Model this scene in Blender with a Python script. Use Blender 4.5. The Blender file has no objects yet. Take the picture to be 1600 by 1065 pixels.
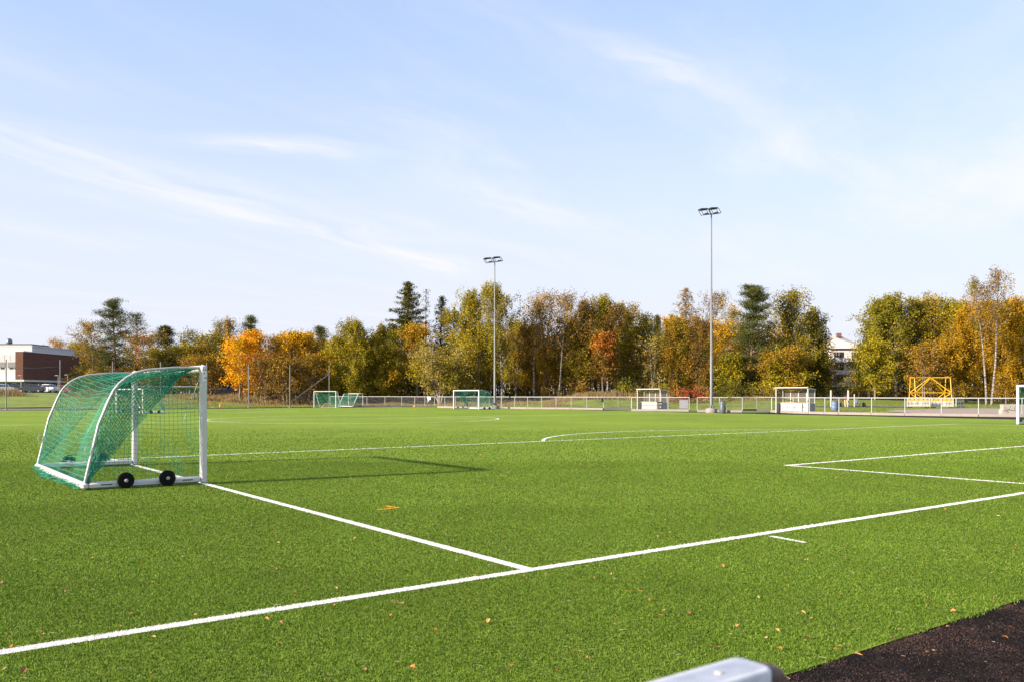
import bpy, math, random
import numpy as np
from mathutils import Vector, Matrix

R = math.radians
scene = bpy.context.scene
COL = scene.collection
random.seed(7)

# ------------------------------------------------------------------ geometry of the view
F, CX, HY, CH = 1340.0, 800.0, 616.0, 1.56      # focal length in photo pixels, horizon row, eye height
O2 = np.array((0.16, 7.60)); DA = np.array((.8, .6)); DB = np.array((-.6, .8))

def ab(a, b):
    p = O2 + DA*a + DB*b
    return float(p[0]), float(p[1])
def to_ab(x, y):
    d = np.array((x, y)) - O2
    return float(d @ DA), float(d @ DB)
def sst(t):
    t = np.clip(t, 0, 1); return t*t*(3-2*t)
def terr(x, y):
    x = np.asarray(x, float); y = np.asarray(y, float)
    dx = x-O2[0]; dy = y-O2[1]
    a = dx*.8+dy*.6; b = -dx*.6+dy*.8
    zf = 1.3*sst((b-104)/20) + .62*sst((b-138)/22)
    zr = 1.0*sst((a-63)/30)*sst((b-38)/28)
    z = np.maximum(zf, zr)
    z = z + 1.25*np.exp(-(((x-10.5)/7.5)**2+((y-114)/6.5)**2))
    z = z + 0.35*np.exp(-(((x-(-12))/20)**2+((y-128)/9)**2))
    return z
def gp(px, py):
    """point of the terrain seen at a photo pixel"""
    z = 0.0; Y = 50
    for _ in range(40):
        Y = (CH-z)*F/max(py-HY, 1.5); X = (px-CX)/F*Y
        z = .6*z+.4*float(terr(X, Y))
    return X, Y, z
def at(px, Y):
    X = (px-CX)/F*Y
    return X, Y, float(terr(X, Y))
def hz(py, Y):
    return CH-(py-HY)*Y/F

# ------------------------------------------------------------------ materials
MATS = {}
def mat(name, col, rough=.6, metal=0, noise=None, bump=None, spec=None):
    """noise=(scale, amount, second colour)"""
    if name in MATS: return MATS[name]
    m = bpy.data.materials.new(name); m.use_nodes = True
    nt = m.node_tree; b = nt.nodes['Principled BSDF']
    b.inputs['Base Color'].default_value = (*col, 1)
    b.inputs['Roughness'].default_value = rough
    b.inputs['Metallic'].default_value = metal
    if spec is not None: b.inputs['Specular IOR Level'].default_value = spec
    tc = nt.nodes.new('ShaderNodeTexCoord')
    if noise:
        n = nt.nodes.new('ShaderNodeTexNoise'); n.inputs['Scale'].default_value = noise[0]; n.inputs['Detail'].default_value = 6
        nt.links.new(tc.outputs['Object'], n.inputs['Vector'])
        r = nt.nodes.new('ShaderNodeValToRGB')
        r.color_ramp.elements[0].position = .5-noise[1]/2; r.color_ramp.elements[1].position = .5+noise[1]/2
        r.color_ramp.elements[0].color = (*col, 1); r.color_ramp.elements[1].color = (*noise[2], 1)
        nt.links.new(n.outputs['Fac'], r.inputs['Fac']); nt.links.new(r.outputs['Color'], b.inputs['Base Color'])
    if bump:
        n2 = nt.nodes.new('ShaderNodeTexNoise'); n2.inputs['Scale'].default_value = bump[0]; n2.inputs['Detail'].default_value = 5
        nt.links.new(tc.outputs['Object'], n2.inputs['Vector'])
        bp = nt.nodes.new('ShaderNodeBump'); bp.inputs['Strength'].default_value = bump[1]; bp.inputs['Distance'].default_value = bump[2] if len(bump) > 2 else .02
        nt.links.new(n2.outputs['Fac'], bp.inputs['Height']); nt.links.new(bp.outputs['Normal'], b.inputs['Normal'])
    MATS[name] = m
    return m

def leaf_mat(name, transl=.35, rough=.7):
    m = bpy.data.materials.new(name); m.use_nodes = True
    nt = m.node_tree; b = nt.nodes['Principled BSDF']; out = nt.nodes['Material Output']
    at_ = nt.nodes.new('ShaderNodeAttribute'); at_.attribute_name = 'tint'
    b.inputs['Roughness'].default_value = rough; b.inputs['Specular IOR Level'].default_value = .06
    nt.links.new(at_.outputs['Color'], b.inputs['Base Color'])
    t = nt.nodes.new('ShaderNodeBsdfTranslucent'); nt.links.new(at_.outputs['Color'], t.inputs['Color'])
    mx = nt.nodes.new('ShaderNodeMixShader'); mx.inputs[0].default_value = transl
    nt.links.new(b.outputs[0], mx.inputs[1]); nt.links.new(t.outputs[0], mx.inputs[2]); nt.links.new(mx.outputs[0], out.inputs[0])
    return m
M_leaf = leaf_mat('leaf_tissue', .26)
M_blade = leaf_mat('turf_fibre', .25, .6); M_blade.node_tree.nodes['Principled BSDF'].inputs['Specular IOR Level'].default_value = .12
M_dry = leaf_mat('dry_straw', .3)

M_white = mat('white_aluminium', (.54, .51, .485), .42, 0, (9, .8, (.60, .575, .55)))
M_silver = mat('bare_aluminium', (.34, .34, .35), .45, .2, (14, .7, (.44, .43, .42)))
M_galv = mat('galvanised_steel', (.13, .13, .135), .55, .1, (6, .6, (.18, .18, .185)))
M_rail = mat('fence_white', (.36, .355, .35), .5, 0, (3, .7, (.29, .285, .28)))
M_wire = mat('wire_grey', (.17, .165, .16), .5, .2)
M_net = mat('net_green', (.010, .22, .125), .6, 0, (3, .9, (.03, .34, .22)))
M_netw = mat('net_pale_cord', (.42, .60, .58), .6)
M_rubber = mat('black_rubber', (.007, .007, .007), .75, spec=.15)
M_conc = mat('concrete', (.20, .17, .145), .85, 0, (5, .6, (.26, .23, .20)), (30, .4, .01))
M_curb = mat('pale_concrete_kerb', (.21, .175, .155), .85, 0, (2, .7, (.27, .23, .205)))
M_bin = mat('bin_plastic', (.055, .065, .08), .45, 0, (5, .8, (.08, .09, .11)))
M_blue = mat('blue_grey_plastic', (.09, .13, .24), .5, 0, (5, .8, (.13, .17, .28)))
M_yel = mat('yellow_paint', (.60, .36, .008), .5, 0, (5, .8, (.52, .30, .008)))
M_red = mat('red_joint', (.65, .06, .02), .5)
M_panel = mat('white_panel', (.27, .265, .29), .6, 0, (4, .7, (.22, .22, .245)))
M_wood = mat('pale_wood', (.62, .46, .28), .7, 0, (8, .6, (.52, .36, .20)))
M_post = mat('weathered_wood', (.34, .31, .28), .85, 0, (8, .6, (.42, .38, .34)))
M_black = mat('black_paint', (.02, .02, .022), .5)
M_bark = mat('brown_bark', (.10, .068, .045), .9, 0, (6, .5, (.16, .12, .09)), (12, .6, .03))
M_pbark = mat('pine_bark', (.17, .085, .05), .9, 0, (5, .5, (.10, .07, .055)), (12, .6, .03))
M_gbark = mat('grey_bark', (.25, .21, .17), .9, 0, (6, .5, (.16, .13, .10)), (12, .5, .03))
M_gravel = mat('gravel', (.12, .095, .07), .95, 0, (4, .5, (.17, .135, .10)), (40, .5, .02))
M_plaster = mat('white_plaster', (.47, .455, .45), .8, 0, (1.2, .8, (.42, .405, .40)))
M_dark = mat('dark_window_glass', (.03, .035, .045), .12)
M_roofd = mat('dark_roof', (.05, .05, .055), .7)

def birch_mat():
    m = bpy.data.materials.new('birch_bark'); m.use_nodes = True; nt = m.node_tree; b = nt.nodes['Principled BSDF']
    tc = nt.nodes.new('ShaderNodeTexCoord'); mp = nt.nodes.new('ShaderNodeMapping'); mp.inputs['Scale'].default_value = (2, 2, 7)
    n = nt.nodes.new('ShaderNodeTexNoise'); n.inputs['Scale'].default_value = 1.3; n.inputs['Detail'].default_value = 5
    r = nt.nodes.new('ShaderNodeValToRGB'); e = r.color_ramp.elements
    e[0].position = .42; e[0].color = (.05, .04, .035, 1); e[1].position = .66; e[1].color = (.34, .29, .245, 1)
    nt.links.new(tc.outputs['Object'], mp.inputs[0]); nt.links.new(mp.outputs[0], n.inputs['Vector'])
    nt.links.new(n.outputs['Fac'], r.inputs[0]); nt.links.new(r.outputs[0], b.inputs['Base Color']); b.inputs['Roughness'].default_value = .75
    return m
M_birch = birch_mat()

def brick_mat():
    m = bpy.data.materials.new('red_brown_brick'); m.use_nodes = True; nt = m.node_tree; b = nt.nodes['Principled BSDF']
    tc = nt.nodes.new('ShaderNodeTexCoord'); sx = nt.nodes.new('ShaderNodeSeparateXYZ'); ad = nt.nodes.new('ShaderNodeMath'); cx = nt.nodes.new('ShaderNodeCombineXYZ')
    nt.links.new(tc.outputs['Object'], sx.inputs[0]); nt.links.new(sx.outputs[0], ad.inputs[0]); nt.links.new(sx.outputs[1], ad.inputs[1])
    nt.links.new(ad.outputs[0], cx.inputs[0]); nt.links.new(sx.outputs[2], cx.inputs[1])
    br = nt.nodes.new('ShaderNodeTexBrick'); br.inputs['Scale'].default_value = 1.6
    br.inputs['Color1'].default_value = (.145, .048, .026, 1); br.inputs['Color2'].default_value = (.082, .028, .016, 1); br.inputs['Mortar'].default_value = (.08, .045, .035, 1)
    nt.links.new(cx.outputs[0], br.inputs['Vector']); nt.links.new(br.outputs[0], b.inputs['Base Color']); b.inputs['Roughness'].default_value = .9
    return m
M_brick = brick_mat()

# ------------------------------------------------------------------ mesh helpers
class MB:
    def __init__(s): s.v = []; s.f = []
    def _add(s, vs, fs):
        o = len(s.v); s.v += [tuple(v) for v in vs]; s.f += [tuple(i+o for i in f) for f in fs]; return s
    def box(s, c, d, rz=0, bev=0, rx=0, ry=0):
        x, y, z = d[0]/2, d[1]/2, d[2]/2
        M = Matrix.Translation(c) @ Matrix.Rotation(rz, 4, 'Z') @ Matrix.Rotation(ry, 4, 'Y') @ Matrix.Rotation(rx, 4, 'X')
        if bev <= 0:
            vs = [M @ Vector((i*x, j*y, k*z)) for k in (-1, 1) for j in (-1, 1) for i in (-1, 1)]
            return s._add(vs, [(0, 2, 3, 1), (4, 5, 7, 6), (0, 1, 5, 4), (2, 6, 7, 3), (0, 4, 6, 2), (1, 3, 7, 5)])
        b = min(bev, x*.9, y*.9, z*.9)
        rings = []
        for k, (ins, zz) in enumerate([(b, -z), (0, -z+b), (0, z-b), (b, z)]):
            X, Y = x-ins, y-ins
            q = b*.8
            rings.append([(X-q, -Y), (X, -Y+q), (X, Y-q), (X-q, Y), (-X+q, Y), (-X, Y-q), (-X, -Y+q), (-X+q, -Y)])
            rings[-1] = [M @ Vector((p[0], p[1], zz)) for p in rings[-1]]
        vs = [p for r in rings for p in r]; fs = []
        for r in range(3):
            for i in range(8):
                j = (i+1) % 8; fs.append((r*8+i, r*8+j, r*8+8+j, r*8+8+i))
        fs.append(tuple(reversed(range(8)))); fs.append(tuple(range(24, 32)))
        return s._add(vs, fs)
    def tube(s, pts, r, n=8, caps=True):
        pts = [Vector(p) for p in pts]; m = len(pts)
        rr = r if isinstance(r, (list, tuple)) else [r]*m
        vs = []; prev = None
        for i, p in enumerate(pts):
            d = (pts[min(i+1, m-1)]-pts[max(i-1, 0)]).normalized()
            if prev is None:
                u = d.orthogonal().normalized()
            else:
                u = (prev-d*prev.dot(d)).normalized()
            prev = u; w = d.cross(u)
            for k in range(n):
                a = 2*math.pi*k/n+math.pi/n
                vs.append(p+(u*math.cos(a)+w*math.sin(a))*rr[i])
        fs = [(i*n+k, i*n+(k+1) % n, (i+1)*n+(k+1) % n, (i+1)*n+k) for i in range(m-1) for k in range(n)]
        if caps: fs += [tuple(reversed(range(n))), tuple(range((m-1)*n, m*n))]
        return s._add(vs, fs)
    def lathe(s, prof, n=20, c=(0, 0, 0), M=None):
        M = M or Matrix.Translation(c); vs = []; m = len(prof)
        for r, z in prof:
            for k in range(n):
                a = 2*math.pi*k/n; vs.append(M @ Vector((r*math.cos(a), r*math.sin(a), z)))
        fs = [(i*n+k, i*n+(k+1) % n, (i+1)*n+(k+1) % n, (i+1)*n+k) for i in range(m-1) for k in range(n)]
        fs += [tuple(reversed(range(n))), tuple(range((m-1)*n, m*n))]
        return s._add(vs, fs)
    def prism(s, poly, th, M):
        """poly in local xz, thickness along y"""
        n = len(poly); vs = [M @ Vector((p[0], -th/2, p[1])) for p in poly]+[M @ Vector((p[0], th/2, p[1])) for p in poly]
        fs = [tuple(range(n)), tuple(reversed(range(n, 2*n)))]+[(i, i+n, (i+1) % n+n, (i+1) % n) for i in range(n)]
        return s._add(vs, fs)
    def build(s, name, m, parent=None, smooth=False, loc=None):
        me = bpy.data.meshes.new(name); me.from_pydata(s.v, [], s.f); me.update()
        o = bpy.data.objects.new(name, me); COL.objects.link(o); me.materials.append(m)
        if smooth:
            me.shade_smooth() if hasattr(me, 'shade_smooth') else None
            try: me.set_sharp_from_angle(angle=R(40))
            except Exception: pass
        if parent: o.parent = parent
        if loc: o.location = loc
        return o

def np_mesh(name, V, faces_n, m, parent=None, tint=None, smooth=False):
    """V (N,3); faces_n list of (idx array (M,k)) ; tint (N,3)"""
    me = bpy.data.meshes.new(name)
    V = np.asarray(V, np.float32); me.vertices.add(len(V)); me.vertices.foreach_set('co', V.ravel())
    li = np.concatenate([f.ravel() for f in faces_n]).astype(np.int32)
    starts = []; o = 0
    for f in faces_n:
        starts.append(o+np.arange(len(f))*f.shape[1]); o += f.size
    st = np.concatenate(starts).astype(np.int32)
    me.loops.add(len(li)); me.loops.foreach_set('vertex_index', li)
    me.polygons.add(len(st)); me.polygons.foreach_set('loop_start', st)
    me.update(calc_edges=True)
    if tint is not None:
        a = me.attributes.new('tint', 'FLOAT_COLOR', 'POINT')
        c = np.ones((len(V), 4), np.float32); c[:, :3] = tint; a.data.foreach_set('color', c.ravel())
    if smooth: me.polygons.foreach_set('use_smooth', np.ones(len(st), bool))
    me.materials.append(m)
    ob = bpy.data.objects.new(name, me); COL.objects.link(ob)
    if parent: ob.parent = parent
    return ob

def thing(name, label, cat, loc=(0, 0, 0), rz=0, group=None):
    o = bpy.data.objects.new(name, None); COL.objects.link(o); o.location = loc; o.rotation_euler = (0, 0, rz)
    o.empty_display_size = .3
    o['label'] = label; o['category'] = cat
    if group: o['group'] = group
    return o
def tag(o, label=None, cat=None, group=None, kind=None):
    if label: o['label'] = label
    if cat: o['category'] = cat
    if group: o['group'] = group
    if kind: o['kind'] = kind
    return o
def copy_thing(o, loc, rz=None, label=None, scale=None):
    def cp(x, par):
        c = x.copy(); COL.objects.link(c); c.parent = par
        for ch in [q for q in ALLC(x)]: cp(ch, c)
        return c
    def ALLC(x): return list(x.children)
    c = cp(o, None); c.location = loc
    if rz is not None: c.rotation_euler = (0, 0, rz)
    if label: c['label'] = label
    if scale: c.scale = (scale,)*3
    return c

# ------------------------------------------------------------------ camera, light, sky
cam_d = bpy.data.cameras.new('camera'); cam = bpy.data.objects.new('camera', cam_d); COL.objects.link(cam)
cam.location = (0, 0, CH); cam.rotation_euler = (R(90), 0, 0)
cam_d.sensor_width = 36; cam_d.lens = F/1600*36; cam_d.shift_y = (HY-532.5)/1600
cam_d.clip_start = .05; cam_d.clip_end = 6000
cam_d.dof.use_dof = True; cam_d.dof.focus_distance = 16; cam_d.dof.aperture_fstop = 9.0
scene.camera = cam

SUN_EL = R(20.0); sdir = Vector((-.885, -.465, 0)).normalized()
sd = Vector((sdir.x*math.cos(SUN_EL), sdir.y*math.cos(SUN_EL), math.sin(SUN_EL)))
sun_d = bpy.data.lights.new('sun', 'SUN'); sun = bpy.data.objects.new('sun', sun_d); COL.objects.link(sun)
sun_d.energy = 4.6; sun_d.angle = R(1.0); sun_d.color = (1.0, .885, .73)
sun.rotation_euler = sd.to_track_quat('Z', 'Y').to_euler(); sun.location = (-30, -20, 40)

w = bpy.data.worlds.new('World'); scene.world = w; w.use_nodes = True; nt = w.node_tree
bg = nt.nodes['Background']; bg.inputs['Strength'].default_value = .122
sky = nt.nodes.new('ShaderNodeTexSky'); sky.sky_type = 'NISHITA'; sky.sun_disc = False
sky.sun_elevation = SUN_EL; sky.sun_rotation = math.atan2(sdir.x, sdir.y)
sky.air_density = 1.0; sky.dust_density = .8; sky.ozone_density = 1.6; sky.altitude = 100
def N(t, **k):
    n = nt.nodes.new(t)
    for a, b in k.items(): setattr(n, a, b)
    return n
def L(a, b): nt.links.new(a, b)
tc = N('ShaderNodeTexCoord'); sep = N('ShaderNodeSeparateXYZ'); L(tc.outputs['Generated'], sep.inputs[0])
zm = N('ShaderNodeMath', operation='MAXIMUM'); L(sep.outputs[2], zm.inputs[0]); zm.inputs[1].default_value = .03
dx = N('ShaderNodeMath', operation='DIVIDE'); L(sep.outputs[0], dx.inputs[0]); L(zm.outputs[0], dx.inputs[1])
dy = N('ShaderNodeMath', operation='DIVIDE'); L(sep.outputs[1], dy.inputs[0]); L(zm.outputs[0], dy.inputs[1])
P = N('ShaderNodeCombineXYZ'); L(dx.outputs[0], P.inputs[0]); L(dy.outputs[0], P.inputs[1])
# gentle warp of the cloud plane
wn = N('ShaderNodeTexNoise'); wn.inputs['Scale'].default_value = .9; wn.inputs['Detail'].default_value = 4; L(P.outputs[0], wn.inputs['Vector'])
ws = N('ShaderNodeVectorMath', operation='SUBTRACT'); L(wn.outputs['Color'], ws.inputs[0]); ws.inputs[1].default_value = (.5, .5, .5)
wm = N('ShaderNodeVectorMath', operation='SCALE'); L(ws.outputs[0], wm.inputs[0]); wm.inputs['Scale'].default_value = .55
PW = N('ShaderNodeVectorMath', operation='ADD'); L(P.outputs[0], PW.inputs[0]); L(wm.outputs[0], PW.inputs[1])
def streak_noise(ang, sc, stretch, lo, hi, detail=8):
    mp = N('ShaderNodeMapping'); mp.vector_type = 'TEXTURE'; mp.inputs['Rotation'].default_value = (0, 0, ang); mp.inputs['Scale'].default_value = (stretch/sc, 1/sc, 1)
    L(PW.outputs[0], mp.inputs[0])
    n = N('ShaderNodeTexNoise'); n.inputs['Scale'].default_value = 1; n.inputs['Detail'].default_value = detail; n.inputs['Roughness'].default_value = .6
    L(mp.outputs[0], n.inputs['Vector'])
    mr = N('ShaderNodeMapRange'); mr.inputs['From Min'].default_value = lo; mr.inputs['From Max'].default_value = hi; mr.interpolation_type = 'SMOOTHSTEP'
    L(n.outputs['Fac'], mr.inputs[0]); return mr.outputs[0]
def blob(cx_, cy_, ang, la, lb):
    mp = N('ShaderNodeMapping'); mp.vector_type = 'TEXTURE'; mp.inputs['Location'].default_value = (cx_, cy_, 0); mp.inputs['Rotation'].default_value = (0, 0, ang); mp.inputs['Scale'].default_value = (la, lb, 1)
    L(PW.outputs[0], mp.inputs[0])
    ln = N('ShaderNodeVectorMath', operation='LENGTH'); L(mp.outputs[0], ln.inputs[0])
    mr = N('ShaderNodeMapRange'); mr.inputs['From Min'].default_value = 1; mr.inputs['From Max'].default_value = 0; mr.interpolation_type = 'SMOOTHSTEP'
    L(ln.outputs['Value'], mr.inputs[0]); return mr.outputs[0]
def mul(a, b):
    m = N('ShaderNodeMath', operation='MULTIPLY')
    for i, q in enumerate((a, b)):
        if isinstance(q, (int, float)): m.inputs[i].default_value = q
        else: L(q, m.inputs[i])
    return m.outputs[0]
def add(a, b):
    m = N('ShaderNodeMath', operation='ADD'); m.use_clamp = True; L(a, m.inputs[0]); L(b, m.inputs[1]); return m.outputs[0]
s1 = streak_noise(R(68), 2.2, 7, .30, .72)
s2 = streak_noise(R(40), 2.6, 4, .34, .72)
s3 = streak_noise(R(62), 1.1, 3.5, .40, .78)
m_ = mul(mul(blob(-1.15, 5.3, R(69), 3.4, .5), s1), 1.5)
m_ = add(m_, mul(mul(blob(-2.1, 3.5, R(75), 1.6, .5), s1), .6))
m_ = add(m_, mul(mul(blob(.42, 2.66, R(47), .60, .16), s2), .85))
m_ = add(m_, mul(mul(blob(-1.0, 3.5, R(20), .75, .20), s2), 1.0))
m_ = add(m_, mul(mul(blob(1.75, 4.2, R(55), 2.6, 1.4), s3), .75))
m_ = add(m_, mul(mul(blob(.2, 3.9, R(75), 2.2, .8), s3), .85))
m_ = add(m_, mul(s3, .36))
# thin veil that thickens towards the horizon
vz = N('ShaderNodeMapRange'); vz.inputs['From Min'].default_value = .45; vz.inputs['From Max'].default_value = .03; vz.inputs['To Max'].default_value = .93; vz.interpolation_type = 'SMOOTHSTEP'
L(sep.outputs[2], vz.inputs[0])
bc = N('ShaderNodeBrightContrast')
hsv = N('ShaderNodeHueSaturation'); hsv.inputs['Saturation'].default_value = .92; hsv.inputs['Value'].default_value = 1.0; L(sky.outputs[0], hsv.inputs['Color'])
tn = N('ShaderNodeMix', data_type='RGBA'); tn.blend_type = 'MULTIPLY'; tn.inputs[0].default_value = 1; L(hsv.outputs[0], tn.inputs[6]); tn.inputs[7].default_value = (1.02, .965, 1.02, 1)
hz_ = N('ShaderNodeMix', data_type='RGBA'); hz_.inputs[0].default_value = .6; L(tn.outputs[2], hz_.inputs[6]); hz_.inputs[7].default_value = (1.66, 2.22, 3.25, 1)
mixc = N('ShaderNodeMix', data_type='RGBA'); L(vz.outputs[0], mixc.inputs[0]); L(hz_.outputs[2], mixc.inputs[6]); mixc.inputs[7].default_value = (2.74, 2.84, 3.2, 1)
mix2 = N('ShaderNodeMix', data_type='RGBA'); L(m_, mix2.inputs[0]); L(mixc.outputs[2], mix2.inputs[6]); mix2.inputs[7].default_value = (3.2, 3.18, 3.3, 1)
L(mix2.outputs[2], bg.inputs['Color'])
scene.view_settings.view_transform = 'Standard'; scene.view_settings.look = 'None'; scene.view_settings.exposure = 1.35; scene.view_settings.gamma = 1

# ------------------------------------------------------------------ terrain
def terrain():
    xs = np.concatenate([np.array([-3000, -1500, -800, -500, -300]), np.arange(-240, 161, 2.0), np.array([220, 320, 500, 800, 1500, 3000])])
    ys = np.concatenate([np.array([-1500, -500, -150, -60]), np.arange(-30, 261, 2.0), np.array([300, 380, 500, 900, 1600, 3500])])
    X, Y = np.meshgrid(xs, ys); Z = terr(X, Y)
    Z = Z-.03
    n, m = X.shape; V = np.stack([X, Y, Z], -1).reshape(-1, 3)
    i = np.arange(n*m).reshape(n, m)
    Fq = np.stack([i[:-1, :-1], i[:-1, 1:], i[1:, 1:], i[1:, :-1]], -1).reshape(-1, 4)
    m_t = bpy.data.materials.new('mown_grass_ground'); m_t.use_nodes = True; nt = m_t.node_tree; b = nt.nodes['Principled BSDF']
    a = nt.nodes.new('ShaderNodeAttribute'); a.attribute_name = 'tint'
    tc = nt.nodes.new('ShaderNodeTexCoord')
    n1 = nt.nodes.new('ShaderNodeTexNoise'); n1.inputs['Scale'].default_value = .35; n1.inputs['Detail'].default_value = 8; n1.inputs['Roughness'].default_value = .7
    nt.links.new(tc.outputs['Object'], n1.inputs['Vector'])
    hs = nt.nodes.new('ShaderNodeHueSaturation'); nt.links.new(a.outputs['Color'], hs.inputs['Color'])
    mr = nt.nodes.new('ShaderNodeMapRange'); mr.inputs['From Min'].default_value = .3; mr.inputs['From Max'].default_value = .7; mr.inputs['To Min'].default_value = .65; mr.inputs['To Max'].default_value = 1.35
    nt.links.new(n1.outputs[0], mr.inputs[0]); nt.links.new(mr.outputs[0], hs.inputs['Value']); nt.links.new(hs.outputs[0], b.inputs['Base Color'])
    b.inputs['Roughness'].default_value = .95
    n2 = nt.nodes.new('ShaderNodeTexNoise'); n2.inputs['Scale'].default_value = 9; n2.inputs['Detail'].default_value = 4; nt.links.new(tc.outputs['Object'], n2.inputs['Vector'])
    bp = nt.nodes.new('ShaderNodeBump'); bp.inputs['Strength'].default_value = .7; bp.inputs['Distance'].default_value = .08
    nt.links.new(n2.outputs[0], bp.inputs['Height']); nt.links.new(bp.outputs[0], b.inputs['Normal'])
    x, y = V[:, 0], V[:, 1]
    g = np.array([.150, .190, .014]); lit = np.array([.09, .065, .03])
    px = CX+F*x/np.maximum(y, 1)
    t = sst((y-np.where(px > 1300, 126, 121))/8)
    rng = np.random.default_rng(3)
    t = np.clip(t+rng.normal(0, .1, len(t)), 0, 1)
    t = np.where((px < 130), t*.0, t)
    C = g*(1-t[:, None])+lit*t[:, None]
    o = np_mesh('ground', V, [Fq], m_t, tint=C, smooth=True); o['kind'] = 'structure'
terrain()

def sheet(name, poly, z, m):
    mb = MB(); mb._add([(p[0], p[1], z) for p in poly], [tuple(range(len(poly)))])
    o = mb.build(name, m); me = o.data
    if me.polygons[0].normal.z < 0:
        me.flip_normals()
    o['kind'] = 'structure'; return o

def track_mat():
    m = bpy.data.materials.new('dark_rubber_asphalt'); m.use_nodes = True; nt = m.node_tree; b = nt.nodes['Principled BSDF']
    tc = nt.nodes.new('ShaderNodeTexCoord')
    v = nt.nodes.new('ShaderNodeTexVoronoi'); v.inputs['Scale'].default_value = 95; nt.links.new(tc.outputs['Object'], v.inputs['Vector'])
    n = nt.nodes.new('ShaderNodeTexNoise'); n.inputs['Scale'].default_value = 1.7; n.inputs['Detail'].default_value = 9; n.inputs['Roughness'].default_value = .72; nt.links.new(tc.outputs['Object'], n.inputs['Vector'])
    r = nt.nodes.new('ShaderNodeValToRGB'); e = r.color_ramp.elements; e[0].position = .46; e[0].color = (.020, .015, .014, 1); e[1].position = .62; e[1].color = (.085, .048, .036, 1)
    nt.links.new(n.outputs[0], r.inputs[0])
    r2 = nt.nodes.new('ShaderNodeValToRGB'); e = r2.color_ramp.elements; e[0].position = .0; e[0].color = (1.9, 1.9, 1.9, 1); e[1].position = .7; e[1].color = (.35, .35, .35, 1)
    nt.links.new(v.outputs['Color'], r2.inputs[0])
    mx = nt.nodes.new('ShaderNodeMix'); mx.data_type = 'RGBA'; mx.blend_type = 'MULTIPLY'; mx.inputs[0].default_value = 1
    nt.links.new(r.outputs[0], mx.inputs[6]); nt.links.new(r2.outputs[0], mx.inputs[7]); nt.links.new(mx.outputs[2], b.inputs['Base Color'])
    b.inputs['Roughness'].default_value = .95; b.inputs['Specular IOR Level'].default_value = .1
    bp = nt.nodes.new('ShaderNodeBump'); bp.inputs['Strength'].default_value = 1; bp.inputs['Distance'].default_value = .012; bp.invert = True
    nt.links.new(v.outputs['Distance'], bp.inputs['Height']); nt.links.new(bp.outputs[0], b.inputs['Normal'])
    return m
M_track = track_mat()

fence_pts = {
 'f1': [(516, 633.8), (545, 634), (573.5, 634.4), (601.5, 634.8), (627.6, 635.2), (648, 635.6), (664, 635.8), (679, 636)],
 'f2': [(684.5, 636.3), (695, 636.5), (711.7, 636.8), (728.6, 637), (746, 637.2), (764.6, 637.4), (783.7, 637.6), (804, 637.9), (824.5, 638.2), (846, 638.4), (869, 638.7), (892.5, 639), (917, 639.3), (943, 639.7)],
 'f2b': [(943.6, 638.6), (966, 638.8), (986.5, 639)],
 'f3': [(987, 641.5), (1044, 642), (1077, 642.3)],
 'f4': [(1089.5, 643.1), (1124.5, 643.3), (1160, 643.6)],
 'f4b': [(1160.6, 641), (1182.5, 641), (1205.5, 641.3)],
 'f5': [(1206, 643.4), (1239.5, 645), (1265, 645.8), (1289, 646.4), (1311, 646.9), (1362, 647.8), (1414, 648.6), (1471, 649.4), (1529, 650.2), (1597, 650.9), (1675, 651.8), (1760, 652.6)]}
def flat(px, py):
    Y = CH*F/(py-HY); return ((px-CX)/F*Y, Y)
# asphalt surround: one polygon out to the fence line
edge = [flat(px, py) for k in ('f5', 'f4', 'f3', 'f2', 'f1') for (px, py) in (reversed(fence_pts[k]))]
edge = [(x+.5*.8, y+.5*.6) for x, y in edge]
poly = [ab(-22, -9), ab(66, -9)]+edge+[ab(40, 99), ab(20, 94.5), ab(-22, 93)]
sheet('asphalt_surround', poly, 0.0, M_track)
turf_poly = [ab(-13.5, -3.09), ab(53.3, -3.09), ab(53.3, 90.6), ab(-13.5, 90.6)]

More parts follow.
